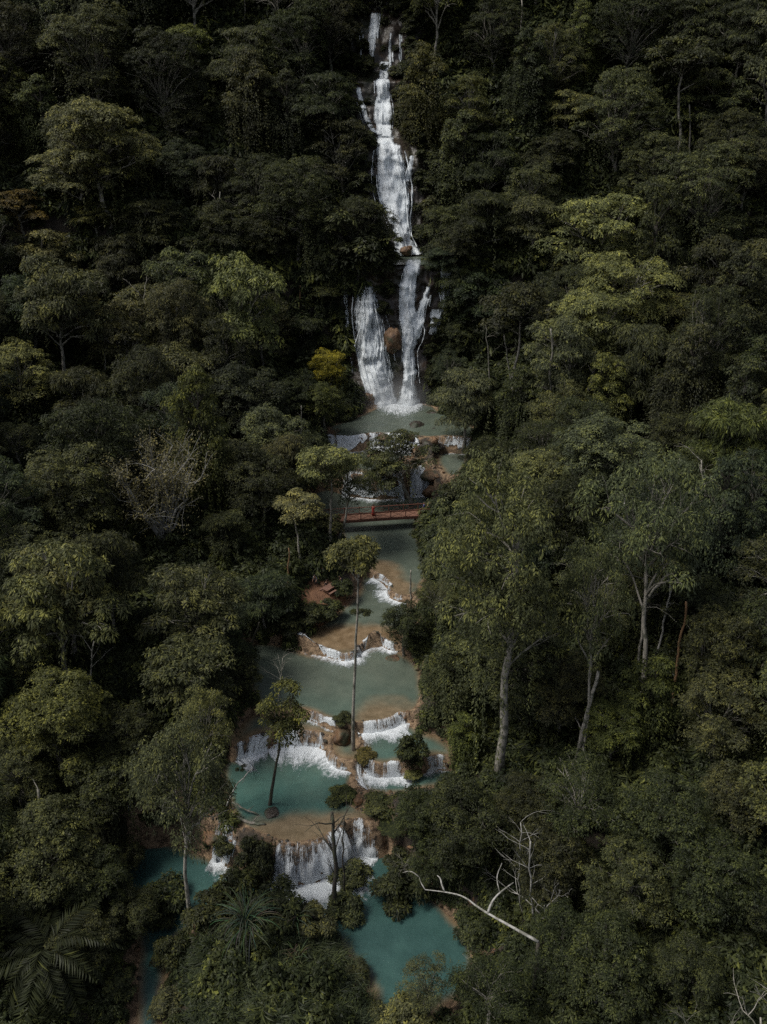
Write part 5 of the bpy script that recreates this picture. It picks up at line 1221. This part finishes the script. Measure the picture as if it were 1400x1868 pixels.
boulder('small ochre stone on the sill above the side pool', 655, 1462, 22, .6, 'rock_ochre', seed=20)

for i_, (px, py, w, rt, lb) in enumerate([(606,790,34,.35,'low ochre ledge rock at the near corner of the plunge pool'),(640,792,30,.3,'low ochre ledge rock midway along the plunge pool lip'),(690,838,36,.5,'rounded ochre rock among the white steps'),(745,846,34,.6,'ochre rock beside the white cascade facing the footbridge'),(655,876,34,.55,'ochre rock under the dark leaning trees'),
    (712,884,30,.5,'small ochre rock at the back of the footbridge pool'),(790,870,44,.35,'broad ochre hump of the rock tongue'),(788,900,30,.6,'brown rock where the footbridge lands'),(610,838,34,.5,'brown rock in the shade at the stepped pool'),(762,832,24,.7,'tan knob of rock over the stepped pool'),(700,800,26,.5,'brown knob in the lip of the plunge pool'),(748,800,22,.5,'second brown knob in the lip of the plunge pool')]):
    boulder(lb, px, py, w, rt, 'rock_ochre', seed=31 + i_)
# ------------------------------------------------------------------ footbridge
M['bridge'] = plain('red_brown_timber', (.165, .066, .044), .7, .35, 4.0)
M['deckwood'] = plain('deck_timber', (.17, .085, .055), .75, .35, 3.0)
A = at_z(548, 956, 9.8); Bq = at_z(794, 940, 9.8); tx = unit(Bq - A); sy = np.array((-tx[1], tx[0], 0.0)); Lb = float(np.linalg.norm(Bq - A)); BW = 1.9
br = thing('footbridge', 'red brown timber footbridge with crossed railings over the grey green pool', 'bridge', A, math.atan2(tx[1], tx[0]))
m = MB(); np_ = int(Lb / .2)
for i in range(np_): m.box(((i + .5) * Lb / np_, BW / 2, 0), (Lb / np_ * .46, BW / 2 + .06, .025 + .004 * (i % 3)))
obj('deck', m.mesh('deck', [M['deckwood']]), br)
for yy in (0.05, BW - .05):
    m = MB(); m.box((Lb / 2, yy, -.17), (Lb / 2, .07, .14)); obj('beam', m.mesh('beam', [M['bridge']]), br)
npan = 9; step = Lb / npan
pm = MB(); pm.box((0, 0, .5), (.055, .055, .62)); pm.box((0, 0, 1.15), (.075, .075, .03)); pme = pm.mesh('post', [M['bridge']])
rm = MB(); rm.box((Lb / 2, 0, 0), (Lb / 2, .04, .035)); rme = rm.mesh('rail', [M['bridge']])
bm_ = MB(); bm_.bar((.06, -.012, .14), (step - .06, -.012, 1.0), .022, .05); b1 = bm_.mesh('brace', [M['bridge']])
bm_ = MB(); bm_.bar((.06, .014, 1.0), (step - .06, .014, .14), .022, .05); b2 = bm_.mesh('brace', [M['bridge']])
for yy in (0.0, BW):
    for i in range(npan + 1): obj('post', pme, br, (i * step, yy, 0))
    for zz in (1.06, .09): obj('rail', rme, br, (0, yy, zz))
    for i in range(npan): obj('brace', b1, br, (i * step, yy, 0)); obj('brace', b2, br, (i * step, yy, 0))
for xx in (Lb * .04, Lb * .96):
    m = MB(); m.box((xx, BW / 2, -1.5), (.35, BW / 2, 1.2)); obj('abutment', m.mesh('abutment', [M['rock_dark']]), br)

# ------------------------------------------------------------------ picnic table on the earth bank
M['tablewood'] = plain('weathered_timber', (.16, .085, .06), .75, .4, 5.0)
q = ghit(602, 1080); tb = thing('picnic_table', 'weathered brown picnic table with benches on the red earth bank', 'table', q, R(52))
pl = MB(); pl.box((0, 0, 0), (.95, .072, .022)); pme = pl.mesh('plank', [M['tablewood']])
for i in range(6): obj('plank', pme, tb, (0, -.40 + i * .16, .75))
sb = MB(); sb.box((0, 0, 0), (.95, .14, .025)); sme = sb.mesh('seat', [M['tablewood']])
for s in (-1, 1): obj('seat', sme, tb, (0, s * .78, .45))
for xx in (-.65, .65):
    m = MB(); m.bar((xx, -.62, -.05), (xx, -.18, .72), .08, .08); obj('leg', m.mesh('leg', [M['tablewood']]), tb)
    m = MB(); m.bar((xx + .09, .62, -.05), (xx + .09, .18, .72), .08, .08); obj('leg', m.mesh('leg', [M['tablewood']]), tb)
    m = MB(); m.box((xx - .09, 0, .38), (.04, .88, .04)); obj('crossbar', m.mesh('crossbar', [M['tablewood']]), tb)

# ------------------------------------------------------------------ people
M['skin_tone'] = plain('skin', (.30, .17, .11), .6, .08)
M['hair'] = plain('hair', (.015, .011, .009), .5, .2)
def cloth(name, c): return plain(name, c, .8, .15, 6)
def skinned(name, J, E, mt, sub=2):
    """one continuous skin over a stick figure: J name -> (xyz, radius), E edges"""
    ks = list(J); me = bpy.data.meshes.new(name); me.from_pydata([J[k][0] for k in ks], [(ks.index(a), ks.index(b)) for a, b in E], []); me.update()
    o = bpy.data.objects.new(name, me); COL.objects.link(o); o.modifiers.new('skin', 'SKIN'); sv = me.skin_vertices[0].data
    for i, k in enumerate(ks): r = J[k][1]; sv[i].radius = r if isinstance(r, tuple) else (r, r)
    sv[0].use_root = True
    md = o.modifiers.new('sub', 'SUBSURF'); md.levels = sub; md.render_levels = sub
    dg = bpy.context.evaluated_depsgraph_get(); nm = bpy.data.meshes.new_from_object(o.evaluated_get(dg)); nm.name = name
    bpy.data.objects.remove(o); bpy.data.meshes.remove(me)
    nm.materials.clear(); nm.materials.append(mt); nm.polygons.foreach_set('use_smooth', [True] * len(nm.polygons)); return nm
def person(label, loc, rz, pose, top, bottom, robe=None, scale=1.0, hairlen=.0):
    e = thing('person', label, 'person', loc, rz); e.scale = (scale,) * 3
    sit = pose == 'sit'; hz = .48 if sit else .93; lean = {'stand': 0, 'walk': .03, 'bend': .22, 'sit': .05}[pose]
    J = {'pelvis': ((0, 0, hz), (.15, .11))}; J['waist'] = ((0, lean * .4, hz + .17), (.13, .10)); J['chest'] = ((0, lean * 1.1, hz + .38), (.165, .12)); J['neck'] = ((0, lean * 1.5, hz + .55), .055)
    J['jaw'] = ((0, lean * 1.7 + .015, hz + .64), (.065, .075)); J['head'] = ((0, lean * 1.8, hz + .73), (.078, .095)); J['crown'] = ((0, lean * 1.8 - .01, hz + .80), .06)
    E = [('pelvis', 'waist'), ('waist', 'chest'), ('chest', 'neck'), ('neck', 'jaw'), ('jaw', 'head'), ('head', 'crown')]
    for s, q in ((-1, 'l'), (1, 'r')):
        sw = s * (.16 if pose == 'walk' else .03)
        J['sh' + q] = ((s * .19, lean * 1.1, hz + .45), .058); J['el' + q] = ((s * .235, lean * 1.1 - sw * .7, hz + .19), .043); fwd = .22 if pose in ('sit', 'bend') else .05 - sw
        J['wr' + q] = ((s * .22, lean * 1.1 + fwd, hz + (.02 if pose != 'sit' else .16)), .030); J['ha' + q] = ((s * .215, lean * 1.1 + fwd + .04, hz - .08 if pose != 'sit' else hz + .13), (.022, .04))
        if sit: J['hp' + q] = ((s * .09, .03, hz), .09); J['kn' + q] = ((s * .11, .43, hz + .02), .06); J['an' + q] = ((s * .11, .45, .08), .042); J['to' + q] = ((s * .12, .60, .035), .035)
        else: J['hp' + q] = ((s * .09, 0, hz - .05), .09); J['kn' + q] = ((s * .095, sw + .03, .50), .06); J['an' + q] = ((s * .10, sw * 1.6 - .02, .08), .042); J['to' + q] = ((s * .11, sw * 1.6 + .14, .035), .035)
        E += [('chest', 'sh' + q), ('sh' + q, 'el' + q), ('el' + q, 'wr' + q), ('wr' + q, 'ha' + q), ('pelvis', 'hp' + q), ('hp' + q, 'kn' + q), ('kn' + q, 'an' + q), ('an' + q, 'to' + q)]
    obj('body', skinned('body', J, E, M['skin_tone']), e)
    g = lambda k, f: (J[k][0], tuple(v * f for v in (J[k][1] if isinstance(J[k][1], tuple) else (J[k][1],) * 2)))
    S_ = {k: g(k, 1.2) for k in ('pelvis', 'waist', 'chest', 'shl', 'shr')}; S_['ell'] = g('ell', 1.35); S_['elr'] = g('elr', 1.35)
    obj('shirt', skinned('shirt', S_, [('pelvis', 'waist'), ('waist', 'chest'), ('chest', 'shl'), ('chest', 'shr'), ('shl', 'ell'), ('shr', 'elr')], top), e)
    if robe is None:
        T_ = {'pelvis': g('pelvis', 1.22)}; EE = []
        for q in 'lr':
            T_['hp' + q] = g('hp' + q, 1.15); T_['kn' + q] = g('kn' + q, 1.3); a = np.array(J['kn' + q][0]); b = np.array(J['an' + q][0]); T_['cf' + q] = (tuple(a + (b - a) * .7), .065); EE += [('pelvis', 'hp' + q), ('hp' + q, 'kn' + q), ('kn' + q, 'cf' + q)]
        obj('trousers', skinned('trousers', T_, EE, bottom), e)
    else:
        mm = MB(); mm.tube([(0, 0, hz + .42), (0, 0, hz + .2), (0, 0, hz - .1), (0, .01, .45), (0, .02, .14)], [.17, .175, .20, .23, .27], 14); obj('robe', mm.mesh('robe', [robe], True), e)
    Hh = {'a': ((0, lean * 1.8 - .035, hz + .735), (.086, .088)), 'b': ((0, lean * 1.8 - .02, hz + .815), .062), 'c': ((0, lean * 1.6 - .075, hz + .66 - hairlen), .05)}
    obj('hair', skinned('hair', Hh, [('a', 'b'), ('a', 'c')], M['hair']), e)
    for s in (-1, 1):
        mm = MB(); mm.box((s * .03, lean * 1.8 + .088, hz + .74), (.012, .008, .007)); obj('eye', mm.mesh('eye', [M['hair']]), e)
    mm = MB(); mm.tube([(0, lean * 1.8 + .085, hz + .735), (0, lean * 1.8 + .112, hz + .70)], [.010, .018], 6); obj('nose', mm.mesh('nose', [M['skin_tone']], True), e)
    return e
RED = cloth('red_cloth', (.30, .03, .022)); PALE = cloth('pale_cloth', (.55, .56, .60)); DARK = cloth('dark_cloth', (.03, .03, .035)); BLUE = cloth('blue_cloth', (.06, .10, .32)); YEL = cloth('yellow_cloth', (.55, .42, .08)); GREY = cloth('grey_cloth', (.20, .23, .26)); TAN = cloth('tan_cloth', (.32, .25, .18))
def on_bridge(px, off):
    u = (px - 548) / (794 - 548) * Lb; p = A + tx * u + sy * off; return (p[0], p[1], 9.8 + .03)
person('person in a long red robe standing on the footbridge', on_bridge(682, 1.15), 2.6, 'stand', RED, RED, robe=RED)
person('person in a pale shirt walking at the shaded end of the footbridge', on_bridge(581, .9), -1.4, 'walk', PALE, BLUE)
person('person in dark clothes at the very end of the footbridge', on_bridge(558, 1.2), -1.2, 'stand', DARK, DARK)
person('person in a blue shirt stepping onto the footbridge', on_bridge(776, .9), 1.5, 'walk', BLUE, DARK)
person('person in a yellow top behind the one in blue', on_bridge(785, 1.4), 1.7, 'walk', YEL, TAN)
def stand(px, py): return ghit(px, py)
person('person in a grey top bending forward on the red earth bank', stand(577, 1069), 2.8, 'bend', GREY, DARK)
person('person in pale clothes standing at the back of the earth bank', stand(588, 1053), 2.9, 'stand', PALE, TAN, scale=.95)
def seat_at(dx, dy): 
    c, s_ = math.cos(R(52)), math.sin(R(52)); return (q0[0] + dx * c - dy * s_, q0[1] + dx * s_ + dy * c, q0[2])
q0 = ghit(602, 1080)
person('person in dark clothes sitting at the picnic table', seat_at(.3, .86), R(52) + math.pi, 'sit', DARK, DARK)
person('person in dark clothes with a pale bundle beside the picnic table', stand(626, 1072), 1.9, 'bend', DARK, GREY)
